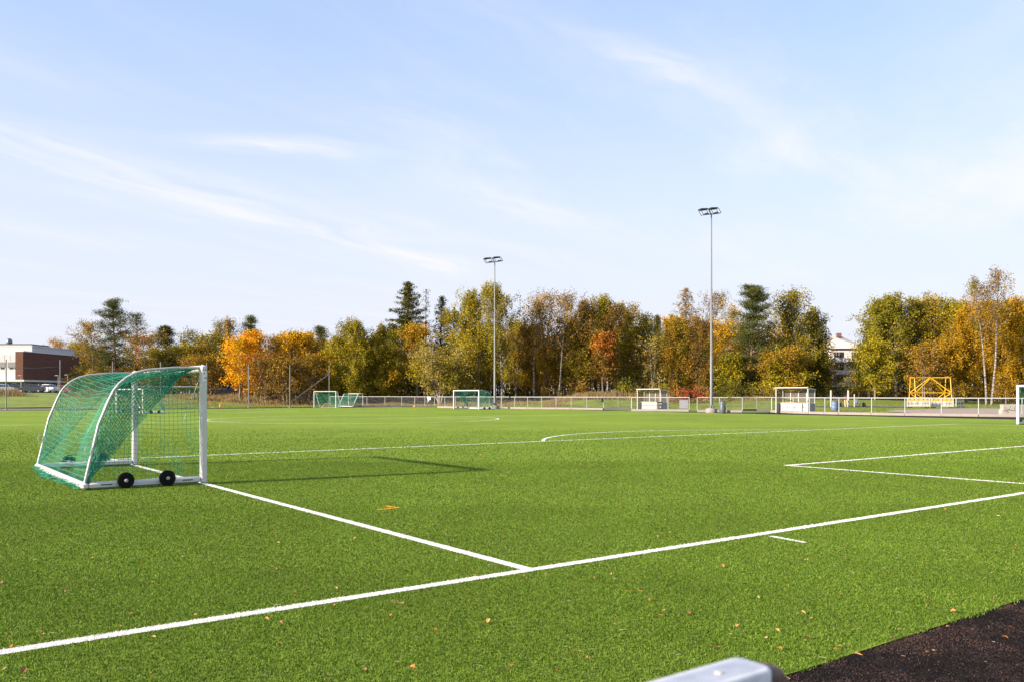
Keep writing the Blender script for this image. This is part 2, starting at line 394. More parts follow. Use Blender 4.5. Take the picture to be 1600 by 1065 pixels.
def turf_mat():
    m = bpy.data.materials.new('artificial_turf'); m.use_nodes = True; nt = m.node_tree; b = nt.nodes['Principled BSDF']
    tc = nt.nodes.new('ShaderNodeTexCoord')
    def noise(s, d=6, r=.6):
        n = nt.nodes.new('ShaderNodeTexNoise'); n.inputs['Scale'].default_value = s; n.inputs['Detail'].default_value = d; n.inputs['Roughness'].default_value = r
        nt.links.new(tc.outputs['Object'], n.inputs['Vector']); return n.outputs[0]
    r = nt.nodes.new('ShaderNodeValToRGB'); e = r.color_ramp.elements
    e[0].position = .34; e[0].color = (.132, .198, .016, 1); e[1].position = .68; e[1].color = (.235, .315, .036, 1)
    mx = nt.nodes.new('ShaderNodeMix'); mx.data_type = 'FLOAT'; mx.inputs[0].default_value = .5
    nt.links.new(noise(38, 3, .8), mx.inputs[2]); nt.links.new(noise(1.1, 8, .7), mx.inputs[3]); nt.links.new(mx.outputs[0], r.inputs[0])
    hs = nt.nodes.new('ShaderNodeHueSaturation'); mr = nt.nodes.new('ShaderNodeMapRange'); mr.inputs['From Min'].default_value = .35; mr.inputs['From Max'].default_value = .65; mr.inputs['To Min'].default_value = .88; mr.inputs['To Max'].default_value = 1.12
    nt.links.new(noise(.12, 4), mr.inputs[0]); nt.links.new(mr.outputs[0], hs.inputs['Value']); nt.links.new(r.outputs[0], hs.inputs['Color'])
    nt.links.new(hs.outputs[0], b.inputs['Base Color']); b.inputs['Roughness'].default_value = .85; b.inputs['Specular IOR Level'].default_value = .08
    bp = nt.nodes.new('ShaderNodeBump'); bp.inputs['Strength'].default_value = .8; bp.inputs['Distance'].default_value = .012
    nt.links.new(noise(60, 3, .7), bp.inputs['Height']); nt.links.new(bp.outputs[0], b.inputs['Normal'])
    return m
sheet('turf', turf_poly, .006, turf_mat())

# painted lines: rectangles in pitch coordinates (a0,b0)-(a1,b1)
LW = .115
lines = []
def line(a0, b0, a1, b1, w=LW, ext=True): lines.append((a0, b0, a1, b1, w))
BW, PD, GB, GD = 41.6, 16.3, 11.44, 5.46
line(-10, 0, 51.4, 0); line(-10, 0, -10, 88.6); line(51.4, 0, 51.4, 88.6); line(-10, 88.6, 51.4, 88.6)
line(0, 0, 0, PD); line(0, PD, BW, PD); line(BW, 0, BW, PD)
line(GB, 0, GB, GD); line(GB, GD, BW-GB, GD); line(BW-GB, 0, BW-GB, GD)
line(-10, 44.3, 51.4, 44.3)
line(0, 88.6, 0, 88.6-PD); line(0, 88.6-PD, BW, 88.6-PD); line(BW, 88.6, BW, 88.6-PD)
line(GB, 88.6, GB, 88.6-GD); line(GB, 88.6-GD, BW-GB, 88.6-GD); line(BW-GB, 88.6, BW-GB, 88.6-GD)
t0 = to_ab(*flat(1205, 838.5)); t1 = to_ab(*flat(1257, 848)); line(t0[0], t0[1], t1[0], t1[1], .06)
def arc(ac, bc, r, t0, t1, n):
    for i in range(n):
        a, b = t0+(t1-t0)*i/n, t0+(t1-t0)*(i+1)/n
        line(ac+r*math.cos(a), bc+r*math.sin(a), ac+r*math.cos(b), bc+r*math.sin(b))
arc(20.5, 44.3, 9.15, 0, 2*math.pi, 72)
al = math.asin((PD-11)/9.15); arc(20.8, 11, 9.15, al, math.pi-al, 28)
arc(20.8, 77.6, 9.15, -math.pi+al, -al, 28)
def line_mesh(name, ls, z, m):
    mb = MB()
    for a0, b0, a1, b1, w in ls:
        d = Vector((a1-a0, b1-b0)).normalized(); nrm = Vector((-d.y, d.x))*w/2; e = d*(w/2 if (abs(d.x) < .001 or abs(d.y) < .001) else .004)
        pts = [(a0-e.x-nrm.x, b0-e.y-nrm.y), (a1+e.x-nrm.x, b1+e.y-nrm.y), (a1+e.x+nrm.x, b1+e.y+nrm.y), (a0-e.x+nrm.x, b0-e.y+nrm.y)]
        zz = z+(len(mb.f) % 5)*.0006
        mb._add([(*ab(*p), zz) for p in pts], [(0, 1, 2, 3)])
    o = mb.build(name, m); o['kind'] = 'structure'; return o
M_line = mat('white_turf_line', (.78, .75, .70), .8, 0, (25, .7, (.62, .60, .54)))
M_yline = mat('faint_yellow_line', (.20, .22, .03), .8, 0, (25, .7, (.13, .18, .025)))
line_mesh('pitch_lines', lines, .010, M_line)
line_mesh('faint_pitch_line', [(-10, 27.5, 51.4, 27.5, .08), (BW/2-20, 27.5, BW/2-20, 60, .08)], .009, M_yline)
# orange arrow mark
M_or = mat('orange_turf_paint', (.62, .27, .01), .8, 0, (40, .6, (.5, .24, .02)))
q0 = to_ab(*flat(591, 796.5)); q1 = to_ab(*flat(622, 793.6)); q2 = to_ab(*flat(604, 791.0))
arrow = [(q0[0], q0[1], q1[0], q1[1], .055), (q2[0], q2[1], q1[0], q1[1], .055)]
line_mesh('arrow_mark', arrow, .010, M_or)

# ------------------------------------------------------------------ turf fibres near the camera (uncountable: one object)
def fibres():
    rng = np.random.default_rng(11)
    segs = np.array([l[:5] for l in lines]); asegs = np.array(arrow)
    def inseg(a, b, S, grow=0):
        hit = np.zeros(len(a), bool)
        for a0, b0, a1, b1, w in S:
            d = np.array((a1-a0, b1-b0)); ln = np.hypot(*d); d = d/ln
            s = (a-a0)*d[0]+(b-b0)*d[1]; t = -(a-a0)*d[1]+(b-b0)*d[0]
            hit |= (np.abs(t) < w/2+grow) & (s > -w/2) & (s < ln+w/2)
        return hit
    zones = [(3.4, 7.5, 12500, .0046, .0115), (7.5, 12, 6500, .0060, .0125), (12, 20, 2700, .0082, .014), (20, 44, 520, .0155, .018)]
    allV = []; allC = []
    for y0, y1, den, wd, ht in zones:
        area = (y1-y0)*(.64*(y0+y1)+2)
        n = int(area*den); y = np.sqrt(rng.uniform(y0**2, y1**2, n)); x = rng.uniform(-1, 1, n)*(y*.64+.6); y = y+rng.normal(0, .38, n)
        dx = x-O2[0]; dy_ = y-O2[1]; a = dx*.8+dy_*.6; b = -dx*.6+dy_*.8
        k = (b > -3.09+rng.normal(0, .014, n)+.012*np.sin(a*7)+.016*np.sin(a*2.3+1)+.008*np.sin(a*19)) & (a < 53.2)
        if y1 > 40: k &= rng.uniform(size=n) < 1-sst((y-22)/22)**.8
        x, y, a, b = x[k], y[k], a[k], b[k]; n = len(x)
        w1 = inseg(a+rng.normal(0, .004, n), b+rng.normal(0, .004, n), segs); w2 = inseg(a, b, asegs)
        th = rng.uniform(0, 2*np.pi, n); lean = rng.uniform(.2, 1.25, n); la = rng.uniform(0, 2*np.pi, n)
        # patchy pile direction and height
        patch = np.sin(x*1.7+np.sin(y*.9)*2)*np.cos(y*1.1+x*.6)+.6*np.sin(x*5.1+y*3.3)*np.sin(y*4.3-x*2.2)
        h = ht*rng.uniform(.55, 1.15, n)*(1+.10*patch)
        wv = np.stack([np.cos(th), np.sin(th), np.zeros(n)], -1)*(wd*rng.uniform(.6, 1.2, n)/2)[:, None]
        base = np.stack([x, y, np.full(n, .004)], -1)
        tip = base+np.stack([np.cos(la)*np.sin(lean)*h*1.1, np.sin(la)*np.sin(lean)*h*1.1, np.cos(lean)*h+.004], -1)
        V = np.stack([base-wv, base+wv, tip+wv*.75, tip-wv*.75], 1)
        c0 = np.array([.024, .064, .004]); c1 = np.array([.208, .312, .033]); t = rng.uniform(0, 1, n)**(1.42-.27*sst((y-8)/16))
        C = c0+(c1-c0)*t[:, None]
        br = rng.uniform(size=n) < .03; C[br] = (.30, .27, .10)
        C *= .94*(1+.13*patch)[:, None]
        C[w1] = np.array([.80, .77, .71])*rng.uniform(.85, 1.05, (int(w1.sum()), 1)); C[w2] = (.75, .36, .015)
        allV.append(V.reshape(-1, 3)); allC.append(np.repeat(C, 4, 0))
    V = np.concatenate(allV); C = np.concatenate(allC); i = np.arange(len(V)).reshape(-1, 4)
    o = np_mesh('artificial_grass', V, [i], M_blade, tint=C)
    tag(o, 'short bright green artificial grass fibres covering the pitch in front', 'grass', kind='stuff')
fibres()

# crumbs on the rubber track corner
def crumbs():
    rng = np.random.default_rng(5); n = 150000
    y = rng.uniform(3.5, 8.5, n); x = rng.uniform(1.0, 6.5, n)
    b = -(x-O2[0])*.6+(y-O2[1])*.8; k = (b < -3.06) & (np.abs(x) < y*.7+.5); x, y = x[k], y[k]; n = len(x)
    s = rng.uniform(.0025, .0068, n); c = np.stack([x, y, s*.5], -1)
    T = np.array([(1, 0, -.6), (-.6, .8, -.6), (-.6, -.8, -.6), (0, 0, .9)])
    V = c[:, None]+T[None]*s[:, None, None]+rng.normal(0, .0008, (n, 4, 3)); i = np.arange(n*4).reshape(n, 4)
    f = np.concatenate([i[:, [0, 1, 3]], i[:, [1, 2, 3]], i[:, [2, 0, 3]]])
    bb = -(x-O2[0])*.6+(y-O2[1])*.8; br = np.sin(x*3.1+2*np.sin(y*2.3))+np.sin(y*4.7-x*1.9)+.7*np.sin(x*9+y*7)+1.6*np.exp((bb+3.09)/.12)
    C = np.where((rng.uniform(size=n) < np.where(br > 1.35, .65, .08))[:, None], np.array([[.105, .060, .045]]), np.array([[.022, .017, .016]]))*rng.uniform(.5, 1.5, (n, 1))
    o = np_mesh('rubber_crumb', V.reshape(-1, 3), [f], M_dry, tint=np.repeat(C, 4, 0))
    tag(o, 'loose dark rubber crumb strewn over the track by the turf edge', 'rubber crumb', kind='stuff')
crumbs()

# ------------------------------------------------------------------ fallen leaves
def fallen():
    rng = np.random.default_rng(21)
    meshes = []
    cols = [(.50, .19, .04), (.34, .12, .03), (.54, .29, .08), (.28, .13, .045), (.52, .34, .13)]
    for k in range(6):
        n = 9; V = []
        for i in range(n):
            t = i/(n-1); wv = .34*math.sin(math.pi*min(1, t*1.05)**.8)*(1+.25*math.sin(t*19+k))
            curl = .16*math.sin(t*3+k)+.05*k/5
            V += [(t-.5, wv, curl+abs(wv)*.5), (t-.5, 0, curl-.02), (t-.5, -wv, curl+abs(wv)*.35)]
        V += [(-.5, 0, .02), (-.75, .03, .08), (-.75, -.03, .08)]
        Fc = []
        for i in range(n-1):
            for j in (0, 1): a = i*3+j; Fc.append((a, a+1, a+4, a+3))
        Fc.append((27, 28, 29))
        me = bpy.data.meshes.new('fallen_leaf'); me.from_pydata(V, [], Fc); me.update()
        c = cols[k % 5]; me.materials.append(mat('dry_leaf_%d' % (k % 5), c, .7, 0, (4, .8, tuple(q*.6 for q in c)))); meshes.append(me)
    spots = []
    big = [(627, 948, .075), (620, 944, .05), (1075, 962, .06), (1452, 944, .06), (982, 929, .045), (742, 903, .05), (478, 921, .05), (36, 1056, .06),
           (525, 922, .04), (1342, 1023, .055), (1262, 1002, .05), (1215, 990, .05), (645, 1050, .05), (680, 990, .04), (610, 965, .04), (1490, 960, .05), (1395, 1000, .05), (420, 862, .04), (560, 976, .05), (240, 1000, .045), (745, 947, .045), (1560, 808, .05), (800, 1046, .05), (1300, 920, .04)]
    for px, py, s in big: spots.append((*flat(px, py), s*.85))
    while len(spots) < 298:
        y = 4.6+abs(rng.normal(0, 1))*7 if rng.uniform() < .75 else rng.uniform(5, 30)
        x = rng.uniform(-1, 1)*y*.6
        if y > 32: continue
        spots.append((x, y, rng.uniform(.016, .038)*(1+.02*y)))
    for i, (x, y, s) in enumerate(spots):
        o = bpy.data.objects.new('fallen_leaf', meshes[int(rng.integers(0, 6))]); COL.objects.link(o)
        b = -(x-O2[0])*.6+(y-O2[1])*.8
        onturf = b > -3.09
        o.location = (x, y, .019+.2*s if onturf else .008); o.rotation_euler = (rng.uniform(-.35, .35), rng.uniform(-.35, .35), rng.uniform(0, 6.28)); o.scale = (s, s, s)
        if onturf:
            tag(o, 'small dry orange brown leaf lying on the green turf', 'leaf', 'fallen leaves on the turf')
        else:
            tag(o, 'small dry orange brown leaf lying on the dark track corner', 'leaf', 'fallen leaves on the dark track')
    # straw bits
    n = 260; y = 4.6+np.abs(rng.normal(0, 6, n)); x = rng.uniform(-.6, .6, n)*y; mb = MB()
    for xx, yy in zip(x, y):
        a = rng.uniform(0, 6.28); l = rng.uniform(.010, .034); r = .0010
        p = Vector((xx, yy, .03)); d = Vector((math.cos(a), math.sin(a), rng.uniform(-.1, .2)))*l; e = Vector((math.cos(a+.6), math.sin(a+.6), 0))*l*.6
        mb.tube([p, p+d, p+d+e], r, 3)
    o = mb.build('straw_bits', mat('pale_straw', (.36, .32, .22), .8)); tag(o, 'pale bits of straw and twig scattered on the turf', 'straw', kind='stuff')
fallen()

# ------------------------------------------------------------------ nets
def strand_mesh(name, P, r, m, parent, diag=False):
    """P: (nu,nv,3) grid of knots; every grid edge becomes a thin three-sided cord"""
    nu, nv = P.shape[:2]
    E0 = [P[:-1].reshape(-1, 3), P[:, :-1].reshape(-1, 3)]; E1 = [P[1:].reshape(-1, 3), P[:, 1:].reshape(-1, 3)]
    A = np.concatenate(E0); B = np.concatenate(E1)
    k = ~(np.isnan(A).any(1) | np.isnan(B).any(1)); A = A[k]; B = B[k]
    return cords(name, A, B, r, m, parent)
def cords(name, A, B, r, m, parent):
    d = B-A; ln = np.linalg.norm(d, axis=1, keepdims=True); k = ln[:, 0] > 1e-5; A, B, d, ln = A[k], B[k], d[k], ln[k]; d = d/ln
    up = np.where(np.abs(d[:, 2:3]) < .9, np.array([[0, 0, 1.]]), np.array([[1., 0, 0]]))
    u = np.cross(d, up); u /= np.linalg.norm(u, axis=1, keepdims=True); v = np.cross(d, u)
    V = []
    for Q in (A, B):
        for t in range(3):
            an = 2*np.pi*t/3; V.append(Q+(u*math.cos(an)+v*math.sin(an))*r)
    V = np.stack(V, 1); n = len(A); i = np.arange(n*6).reshape(n, 6)
    f = np.concatenate([i[:, [0, 1, 4, 3]], i[:, [1, 2, 5, 4]], i[:, [2, 0, 3, 5]]])
    return np_mesh(name, V.reshape(-1, 3), [f], m, parent)

GH, GW, GDp = 2.0, 4.85, 1.92
prof = [(0, 2.02), (.5, 2.01), (.94, 1.965), (1.13, 1.91), (1.27, 1.83), (1.38, 1.73), (1.46, 1.62), (1.53, 1.47), (1.69, 1.06), (1.90, .10)]
def prof_pt(t):
    pr = np.array(prof); s = np.concatenate([[0], np.cumsum(np.hypot(*np.diff(pr, axis=0).T))]); q = t*s[-1]
    return np.interp(q, s, pr[:, 0]), np.interp(q, s, pr[:, 1])
PLEN = float(np.sum(np.hypot(*np.diff(np.array(prof), axis=0).T)))

def portable_goal(label, loc, rz):
    """local frame: posts at y=0 and y=GW on x=0, net towards -x"""
    t = thing('football_goal', label, 'football goal', loc, rz, 'portable goals with green nets')
    for y in (0, GW):
        mb = MB(); mb.box((0, y, 1.035), (.11, .125, 2.07), bev=.03); mb.build('post', M_white, t, True)
    mb = MB(); mb.box((0, GW/2, 2.005), (.108, GW-.13, .118), bev=.03); mb.build('crossbar', M_white, t, True)
    for y in (0, GW):
        mb = MB(); mb.box((-.951, y, .066), (1.78, .115, .115), bev=.03); mb.build('side_base_bar', M_white, t, True)
    mb = MB(); mb.box((-1.90, GW/2, .066), (.11, GW+.115, .122), bev=.035); mb.build('rear_base_bar', M_white, t, True)
    for y in (0, GW):
        mb = MB(); mb.tube([(-d, y, z) for d, z in prof], .024, 10); mb.build('net_support', M_silver, t, True)
        s = -1 if y == 0 else 1
        for d in (.635, 1.30):
            mb = MB(); Mx = Matrix.Translation((-d, y+s*.115, .133)) @ Matrix.Rotation(R(90), 4, 'X')
            mb.lathe([(.057, -.03), (.105, -.034), (.128, -.026), (.135, -.012), (.135, .012), (.128, .026), (.105, .034), (.057, .03)], 28, M=Mx)
            wobj = mb.build('wheel', M_rubber, t, True)
            mb = MB(); mb.lathe([(.018, -.055), (.03, -.045), (.03, .045), (.018, .055)], 14, M=Mx); mb.build('hub', M_silver, wobj, True)
        # wire handles
        mb = MB()
        for d, z in ((1.78, .62),):
            mb.tube([(-d, y, z+.07), (-d-.09, y, z+.10), (-d-.12, y, z+.04), (-d-.10, y, z-.05), (-d-.05, y, z-.09)], .006, 6)
        mb.build('hook', M_silver, t, True)
        mb = MB()
        for d in (.28, 1.58): mb.box((-d, y+s*.0585, .075), (.17, .006, .016))
        mb.build('slot', M_black, t)
    mb = MB(); mb.box((.0, -.0645, 1.88), (.075, .004, .19)); st = mb.build('sticker', mat('white_sticker', (.75, .72, .72), .4), t)
    mb = MB(); mb.box((.0, -.0682, 1.925), (.018, .003, .022)); mb.box((.018, -.0682, 1.845), (.03, .003, .026)); mb.build('printed_mark', mat('pink_print', (.6, .05, .09), .5), st)
    mb = MB(); mb.box((.0, -.0645, 1.985), (.10, .004, .008)); mb.build('joint_line', M_black, t)
    rng = np.random.default_rng(4)
    # top and back net, sagging inwards
    sp = .105; nu = int(PLEN/sp); nv = int(GW/sp)
    Pn = np.zeros((nu+1, nv+1, 3))
    for i in range(nu+1):
        for j in range(nv+1):
            u, v = i/nu, j/nv; d, z = prof_pt(u); e = math.sin(math.pi*v); e2 = math.sin(math.pi*u)
            sag = .30*e**.8*e2
            Pn[i, j] = (-d+sag*.55+.05*math.sin(v*13+u*4)*e2*e, v*GW, z-sag*.75+.03*math.sin(v*21-u*6)*e*e2)
            Pn[i, j, 1] += .05*math.sin(u*9+v*3)*e
    strand_mesh('back_net', Pn, .0032, M_net, t)
    for y in (0, GW):
        # full side net: open grid between post, bar and support
        s = 1 if y == 0 else -1
        n1, n2 = 27, 29; G = np.full((n1, n2, 3), np.nan)
        for i in range(n1):
            d = i*.072
            zt = np.interp(d, [p[0] for p in prof], [p[1] for p in prof])
            for j in range(n2):
                z = .12+j*.072
                if z <= zt+.02: G[i, j] = (-d-.01*math.sin(z*5), y+s*(.03+.03*math.sin(d*4)*math.sin(z*3)), min(z, zt)-.03*math.sin(d*3.1))
        strand_mesh('side_net', G, .0030, M_net, t)
        # gathered net: several layers between the support tube and a straight edge from post top to rear corner
        A = []; B = []
        for lay in range(3 if y == 0 else 1):
            nn = 46+lay*3; mm = 14
            Gt = np.zeros((nn+1, mm+1, 3))
            for i in range(nn+1):
                u = i/nn; d, z = prof_pt(u)
                q = .05+.95*u; ed = .20+q*1.66; ez = 1.99-(q-.05)/.95*1.86
                for j in range(mm+1):
                    v = j/mm; dd = d+(ed-d)*v; zz = z+(ez-z)*v
                    bow = math.sin(math.pi*u)
                    Gt[i, j] = (-dd+.012*math.sin(u*23+lay*2), y+s*(.02+lay*.035+.06*bow*v+.015*math.sin(u*17+v*9+lay)), zz-.02*lay*v)
            Gt += rng.normal(0, .004, Gt.shape)
            A += [Gt[:-1].reshape(-1, 3), Gt[:, :-1].reshape(-1, 3)]; B += [Gt[1:].reshape(-1, 3), Gt[:, 1:].reshape(-1, 3)]
        A = np.concatenate(A); B = np.concatenate(B)
        ec = np.array(Gt[:, -1]); A = np.concatenate([A, ec[:-1]]); B = np.concatenate([B, ec[1:]])
        cords('gathered_net', A, B, .0038, M_net, t)
        MB().tube([tuple(p) for p in Gt[::4, -1]]+[tuple(Gt[-1, -1])], .007, 5).build('net_edge_rope', M_net, t)
        # pale cords looped over tube
        mb = MB()
        pts = []
        for k in range(160):
            d, z = prof_pt(k/159); an = k*.9
            pts.append((-d+.028*math.cos(an), y+.028*math.sin(an), z+.028*math.cos(an)*.5))
        mb.tube(pts, .0032, 4)
        for k in range(5):
            u0 = .1+.13*k; d, z = prof_pt(u0)
            mb.tube([(-d, y+s*.04, z), (-d+.25, y+s*.09, z-.25-.05*k), (-d+.12, y+s*.07, z-.6), (-d-.02, y+s*.05, max(.15, z-.95))], .003, 4)
        mb.build('lacing_cord', M_netw, t)
    # slack net heap along the rear bar
    A = rng.uniform((-2.25, .1, .02), (-1.75, GW*.95, .10), (900, 3)); A[:, 0] = -1.96+(A[:, 0]+2.0)*np.sin(A[:, 1]*.7)**2*.9
    B = A+rng.normal(0, 1, A.shape)*np.array((.06, .09, .015)); B[:, 2] = np.clip(B[:, 2], .015, .12)
    cords('net_hem', A, B, .003, M_net, t)
    return t

def rz_of(vx, vy):   # rotation that sends local +y to (vx,vy)
    return math.atan2(vy, vx)-math.pi/2
P1 = flat(317.5, 754.5)
RZ_B = rz_of(-.6, .8)
near = portable_goal('near white wheeled goal with green net standing on the pitch', (P1[0], P1[1], 0.01), RZ_B)
# second goal: opening towards us, net to the right
pD = flat(709, 638.3); RZ_R = rz_of(.6, -.8)      # local +y along -b, local -x = +a
def rz_copy(px, py): 
    x, y = flat(px, py); return (x, y, 0.01)
g2 = copy_thing(near, rz_copy(709, 638.2), RZ_R, 'far white goal with green net just left of the far floodlight mast')
g3 = copy_thing(near, rz_copy(1590.5, 662.8), RZ_R, 'white goal with green net cut by the right edge of the photo')
g4 = copy_thing(near, rz_copy(182, 644.5), rz_of(.75, -.66), 'far goal with its net bottom showing through the near goal net', )

# full-size far goal
def full_goal():
    x0, y0 = ab(24.6, 88.6); x1, y1 = ab(17.3, 88.6)
    t = thing('full_size_goal', 'wide white full size goal at the far end, behind the near goal', 'football goal', (x1, y1, 0), math.atan2(y0-y1, x0-x1))
    W = 7.32
    for x in (0, W): MB().box((x, 0, 1.24), (.13, .13, 2.48), bev=.03).build('post', M_white, t)
    MB().box((W/2, 0, 2.42), (W-.14, .128, .128), bev=.03).build('crossbar', M_white, t)
    for x in (0, W):
        MB().tube([(x, 0, 2.4), (x, .9, 2.38), (x, 1.7, .1)], .025, 8).build('net_support', M_galv, t)
    G = np.zeros((22, 62, 3))
    for i in range(22):
        for j in range(62):
            u = i/21; s = u*3.2; G[i, j] = (j/61*W, s if s < .9 else .9+(s-.9)*.33, 2.38 if s < .9 else 2.38-(s-.9))
    strand_mesh('net', G, .004, M_net, t)
    for x in (0, W):
        G = np.full((12, 20, 3), np.nan)
        for i in range(12):
            for j in range(20):
                d = i*.15; z = j*.125
                if z <= (2.38 if d < .9 else 2.38-(d-.9)*2.85): G[i, j] = (x, d, z)
        strand_mesh('side_net', G, .005, M_net, t)
full_goal()

# small three metre goals by the far fence
def small_goal(label, px, py, H, W, rz, depth_t, depth_b):
    x, y = flat(px, py)
    t = thing('small_goal', label, 'small goal', (x, y, 0.0), rz, 'small goals at the far end')
    for xx in (0, W): MB().box((xx, 0, H/2), (.08, .08, H), bev=.02).build('post', M_white, t)
    MB().box((W/2, 0, H-.04), (W-.09, .078, .078), bev=.02).build('crossbar', M_white, t)
    for xx in (0, W):
        MB().tube([(xx, 0, H-.05), (xx, -depth_t, H-.06), (xx, -depth_b, .06)], .045, 8).build('net_support', M_white, t)
        MB().box((xx, -depth_b/2, .045), (.07, depth_b-.1, .07)).build('side_base_bar', M_white, t)
    MB().box((W/2, -depth_b, .045), (W, .07, .07)).build('rear_base_bar', M_white, t)
    n1, n2 = 40, 44; G = np.zeros((n1, n2, 3))
    for i in range(n1):
        for j in range(n2):
            u = i/(n1-1)*(depth_t+H); e = math.sin(math.pi*j/(n2-1))
            yy = -u if u < depth_t else -depth_t-(u-depth_t)/H*(depth_b-depth_t)
            zz = H-.06 if u < depth_t else H-.06-(u-depth_t)*.96
            G[i, j] = (j/(n2-1)*W, yy+.1*e, zz-.05*e)
    strand_mesh('net', G, .0055, M_net, t)
    for xx in (0, W):
        n1, n2 = 18, 34; G = np.full((n1, n2, 3), np.nan)
        for i in range(n1):
            for j in range(n2):
                d = i/(n1-1)*depth_b; z = .05+j*.06
                zt = H-.06 if d < depth_t else (H-.06)*(depth_b-d)/(depth_b-depth_t)
                if z <= zt: G[i, j] = (xx, -d, z)
        strand_mesh('side_net', G, .0055, M_net, t)
    return t
small_goal('larger of two small white goals, standing left beside the far fence', 524.8, 636.4, 2.0, 2.85, R(166), .4, 1.5)
small_goal('lower white goal with slanted side bars, right one of the pair', 544.5, 633.9, 1.75, 2.5, R(-30), .9, 2.0)

# ------------------------------------------------------------------ fences
def fence(key, label, posts_px, curb=True, rail_h=1.32, mesh=True, pr=.035):
    pts = [flat(*p) for p in posts_px]
    ox, oy = pts[0]; t = thing('fence', label, 'fence', (ox, oy, 0), 0, 'low white tube fences round the pitch')
    loc = [Vector((x-ox, y-oy, 0)) for x, y in pts]
    ch = .20 if curb else 0
    mb = MB(); mb.tube([p+Vector((0, 0, rail_h)) for p in loc], pr+.005, 8); mb.build('top_rail', M_rail, t, True)
    for p in loc: MB().tube([p+Vector((0, 0, ch*.9)), p+Vector((0, 0, rail_h-pr))], pr, 8).build('post', M_rail, t, True)
    if curb:
        mb = MB()
        for p, q in zip(loc[:-1], loc[1:]):
            d = q-p; mb.box((p+q)/2+Vector((0, 0, ch/2)), (d.length-.008, .26, ch), math.atan2(d.y, d.x), bev=.015)
        mb.build('kerb', M_curb, t)
    else:
        mb = MB()
        for p, q in zip(loc[:-1], loc[1:]):
            d = q-p; mb.box((p+q)/2+Vector((0, 0, .09)), (d.length-.008, .12, .18), math.atan2(d.y, d.x))
        mb.build('foot_shade_strip', M_black, t)  # black strip stands in for the shadow along the fence foot
    if mesh:
        A = []; B = []
        for p, q in zip(loc[:-1], loc[1:]):
            d = q-p; n = max(2, int(d.length/.10)); off = Vector((d.y, -d.x, 0)).normalized()*(.03)
            for i in range(n):
                c = p+d*(i/n)+off; A.append((c.x, c.y, ch+.03)); B.append((c.x, c.y, rail_h-.02))
            for k in range(10):
                z = ch+.03+(rail_h-ch-.06)*k/9; A.append((p.x+off.x, p.y+off.y, z)); B.append((q.x+off.x, q.y+off.y, z))
        cords('wire_mesh', np.array(A), np.array(B), .0042, M_wire, t)
    return t
fence('f1', 'thin tube fence at the far end behind the two small goals', fence_pts['f1'], False)
fence('f2', 'long white tube fence on a pale kerb behind the far floodlight mast', fence_pts['f2'])
fence('f2b', 'short thin fence bay between the long fence and the far dugout', fence_pts['f2b'], False, pr=.028)
fence('f3', 'white tube fence crossing the far dugout and carrying the white board', fence_pts['f3'])
fence('f4', 'white tube fence section behind the near floodlight mast and litter bin', fence_pts['f4'])
fence('f4b', 'thin fence bay set back just left of the near dugout', fence_pts['f4b'], False, pr=.028)
fence('f5', 'long white fence on pale kerb running right from the near dugout', fence_pts['f5'], mesh=False)

# board on the fence
def board():
    x, y = flat(1068.5, 642.15); t = thing('notice_board', 'blank white square board hung on the fence right of the far dugout', 'board', (x-.04, y-.10, .33), R(37-53))
    MB().box((0, 0, .36), (.78, .03, .78), bev=.01).build('panel', M_panel, t)
    mb = MB()
    for s in (-1, 1): mb.box((s*.40, 0, .36), (.03, .045, .84)); mb.box((0, 0, .36+s*.405), (.77, .045, .03))
    mb.build('frame', M_galv, t)
board()

